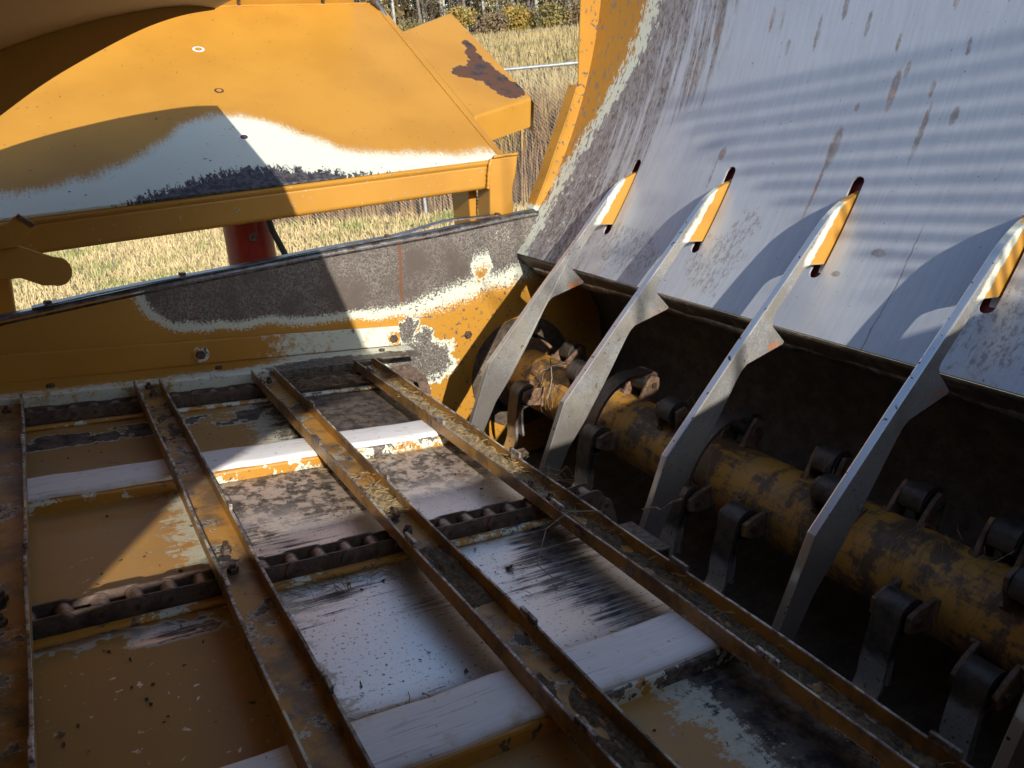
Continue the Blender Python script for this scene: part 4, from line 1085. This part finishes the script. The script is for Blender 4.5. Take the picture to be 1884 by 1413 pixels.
# ---------------- debris
def straws(n, box, size, mat, name, label, seed, z0=0.0, r=.00055):
    rs = np.random.RandomState(seed); m = MB()
    for i in range(n):
        x = rs.uniform(box[0], box[1]); y = rs.uniform(box[2], box[3]); a = rs.uniform(0, 6.28); L = size * rs.uniform(.3, 1.2); z = z0 + rs.uniform(0, .006)
        d = Vector((math.cos(a), math.sin(a), rs.uniform(-.08, .25))) * L / 2; p = Vector((x, y, z + .002)); b = Vector((rs.normal(), rs.normal(), abs(rs.normal()))) * L * .06
        m.tube([p - d, p + b, p + d], r * rs.uniform(.6, 1.4), 3, False, False)
    return tag(m.obj(name, mat, fix=False), label, 'straw', None, 'stuff')
def heap(x0, x1, y0, y1, z0, h, seed, label, thr=.0, mat='dirt'):
    """caked chaff lying in a slat: bumpy sheet with ragged edges"""
    from mathutils import noise as mnz
    m = MB(); nx, ny = 10, max(6, int((y1 - y0) / .007)); 
    for i in range(nx + 1):
        for j in range(ny + 1):
            x = x0 + (x1 - x0) * i / nx; y = y0 + (y1 - y0) * j / ny
            e = math.sin(math.pi * j / ny) ** .4
            hh = (mnz.fractal(Vector((x * 60 + seed, y * 22, seed)), 1.0, 2.0, 4) * .55 + .35 - thr) * h * e
            m.v.append((x, y, z0 - .002 + max(hh, -.001) + rnd(0, .0012)))
    for i in range(nx):
        for j in range(ny): m.f.append((i * (ny + 1) + j, (i + 1) * (ny + 1) + j, (i + 1) * (ny + 1) + j + 1, i * (ny + 1) + j + 1)); m.sm.append(False)
    return tag(m.obj('caked_chaff', mat), label, 'chaff', None, 'stuff')
heap(.863, .921, 1.30, 2.20, .0062, .016, 3.1, 'sunlit toned chaff caked in the sunny end of the rightmost slat', -.12, 'chaff_sunlit')
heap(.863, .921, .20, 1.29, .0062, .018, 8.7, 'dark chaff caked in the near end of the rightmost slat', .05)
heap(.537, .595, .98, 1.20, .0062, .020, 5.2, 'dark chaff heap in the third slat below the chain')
heap(.537, .595, 1.33, 1.52, .0062, .013, 6.2, 'pale chaff in the third slat above the chain', 0, 'chaff_sunlit')
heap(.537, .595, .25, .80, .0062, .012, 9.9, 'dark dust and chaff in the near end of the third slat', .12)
heap(.212, .270, 1.9, 2.25, .0062, .008, 4.4, 'thin dust in the far end of the second slat', .2)
straws(170, (.862, .922, 1.25, 2.25), .03, 'hay', 'loose_straw', 'loose straw bits on the sunny rightmost slat', 11, .018)
straws(90, (.862, .922, .25, 1.25), .03, 'hay', 'loose_straw', 'loose straw bits on the shaded rightmost slat', 12, .018)
straws(60, (.536, .594, 1.30, 1.55), .022, 'hay', 'loose_straw', 'loose straw bits in the third slat', 13, .014)
straws(70, (.62, .85, 2.24, 2.38), .05, 'hay', 'loose_straw', 'straw lying over the far chain by the rightmost slat', 14, -.012)
straws(70, (.30, .53, 1.20, 1.25), .06, 'hay', 'loose_straw', 'straw wisps along the middle chain', 15, -.038)
straws(90, (.6, .86, .9, 1.9), .014, 'hay', 'loose_straw', 'tiny straw crumbs on the bare floor', 16, -.039, .0006)
straws(60, (.28, .86, 1.70, 1.742), .03, 'hay', 'loose_straw', 'straw along the near side of the far white strip', 31, -.039, .0006)
straws(60, (.28, .86, .845, .875), .03, 'hay', 'loose_straw', 'straw along the far side of the near white strip', 32, -.039, .0006)
straws(26, (.88, 1.0, 1.30, 1.37), .05, 'hay', 'loose_straw', 'straw caught on the sprocket end of the rightmost slat', 17, .02)
def lumps(n, box, s, mat, label, seed, z0):
    rs = np.random.RandomState(seed); m = MB()
    for i in range(n):
        c = Vector((rs.uniform(box[0], box[1]), rs.uniform(box[2], box[3]), z0)); r = s * rs.uniform(.4, 1.2)
        P = [c + Vector((rs.normal(), rs.normal(), rs.normal() * .5)) * r * .6 for _ in range(6)]
        m.add(P, [(0, 1, 2), (0, 2, 3), (3, 4, 5), (1, 4, 5), (0, 3, 5), (1, 2, 4)])
    return tag(m.obj('crumbs', mat, fix=False), label, 'crumbs', None, 'stuff')
lumps(320, (-.05, .86, .30, 2.25), .0045, 'dirt', 'dark crumbs scattered over the floor sheets', 21, -.038)
lumps(9, (.53, .60, 2.02, 2.06), .010, 'dirt', 'clod of chaff at the tab of the third slat', 22, .012)
lumps(7, (.70, .72, 1.115, 1.13), .008, 'dirt', 'small dark leaf scrap on the bright floor sheet', 23, -.036)
lumps(12, (.92, .95, 1.44, 1.48), .012, 'dirt', 'dark clump on the rightmost slat by the second bar', 24, .03)
rs = np.random.RandomState(40)
m = MB()
for i in range(150):                                             # fibres wound round the rotor
    y0 = rs.choice([2.2, 1.98, 1.70, 1.50, 1.15, 1.08, 1.0, .85, .66]) + rs.normal() * .04; a0 = rs.uniform(60, 170); P = []; dyk = rs.uniform(-.007, .007)
    for k in range(9):
        a = a0 + k * 7; x, z = pol(a, RR + .002 + .006 * rs.rand()); P.append((x, y0 + k * dyk + rs.normal() * .0015, z))
    m.tube(P, .0006, 3, False, False)
for i in range(26):
    y0 = rs.choice([1.12, 1.08, 1.60, .72]) + rs.normal() * .03; x, z = pol(rs.uniform(85, 130), .12); d = Vector((rs.normal() * .5, rs.normal(), 1.0 + rs.rand())).normalized() * rs.uniform(.03, .08)
    p = Vector((x, y0, z)); m.tube([p, p + d * .5 + Vector((rs.normal(), rs.normal(), 0)) * .008, p + d], .0008, 3, False, False)
tag(m.obj('wound_twine', 'twine', fix=False), 'fine twine and roots wound round the rotor tube', 'twine', None, 'stuff')
tag(MB().tube([(1.10, 1.20, -.03), (1.085, 1.14, .005), (1.07, 1.11, .015), (1.05, 1.06, .06), (1.055, 1.04, .075)], .0022, 5).obj('dry_stem', 'twine'), 'pale dry stem sticking up between last slat and third bar', 'stem')
tag(MB().tube([(1.50, 2.18, .02), (1.505, 2.17, -.05), (1.495, 2.165, -.10), (1.48, 2.16, -.12)], .0022, 5).obj('dry_stem', 'twine'), 'pale dry stem standing on the tube beside the first bar', 'stem')
tag(MB().tube([(.80, 1.02, -.036), (.76, 1.055, -.030), (.75, 1.09, -.02), (.80, 1.14, .02), (.86, 1.15, .04), (.92, 1.12, .042)], .0011, 5).obj('twine_end', 'twine'), 'thin loose twine looping over the rightmost slat', 'twine')

# ---------------- leafless sapling towards the sun, its twigs dapple the bars
sd_ = Vector((SUN.x, SUN.y, 0)).normalized()
def sapling(p, H, seed, label):
    r = np.random.RandomState(seed); root = bpy.data.objects.new('bare_sapling', None); COL.objects.link(root); root.location = p
    tag(root, label, 'tree'); m = MB(); tips = []
    for st in range(1):
        a = r.uniform(0, 6.28); topp = p + Vector((math.cos(a) * .5, math.sin(a) * .5, H * r.uniform(.85, 1.0)))
        m.tube([p, p.lerp(topp, .5) + Vector((r.normal() * .06, r.normal() * .06, 0)), topp], [.022, .014, .006], 6)
        for b in range(7):
            f = r.uniform(.45, .98); a = r.uniform(0, 6.28); branchy(m, p.lerp(topp, f), Vector((math.cos(a), math.sin(a), .7)).normalized(), r.uniform(.3, .6), .008, 1, r, tips)
    wobj(m, 'trunk', 'bark_grey', parent=root, loc=tuple(p)); m = MB()
    for j, q in enumerate(tips[::2]): leafcloud(m, q, (.12, .12, .1), 3, .025, 6000 + j)
    wobj(m, 'crown', 'leaf_brown', parent=root, loc=tuple(p))
q = Vector((1.40, 1.75, 0)) + sd_ * 5.2
sapling(Vector((q.x, q.y, GZ)), 4.7, 71, 'thin bare sapling close behind the viewpoint')
m = MB(); r = np.random.RandomState(88)  # unseen foliage belt, added to block the bright low sky
for k in range(520):
    a = r.uniform(R(-178), R(-2)); d = r.uniform(26, 34); p = Vector((math.cos(a) * d, math.sin(a) * d, terr(math.cos(a) * d, math.sin(a) * d) + r.uniform(0, 1) ** .8 * 6.0))
    leafcloud(m, p, (1.8, 1.8, 1.5), 26, .42, 9000 + k)
wobj(m, 'sky_block_wood', 'leaf_olive', 'unseen wood edge added behind the viewpoint to block low sky', 'wood', 'stuff')
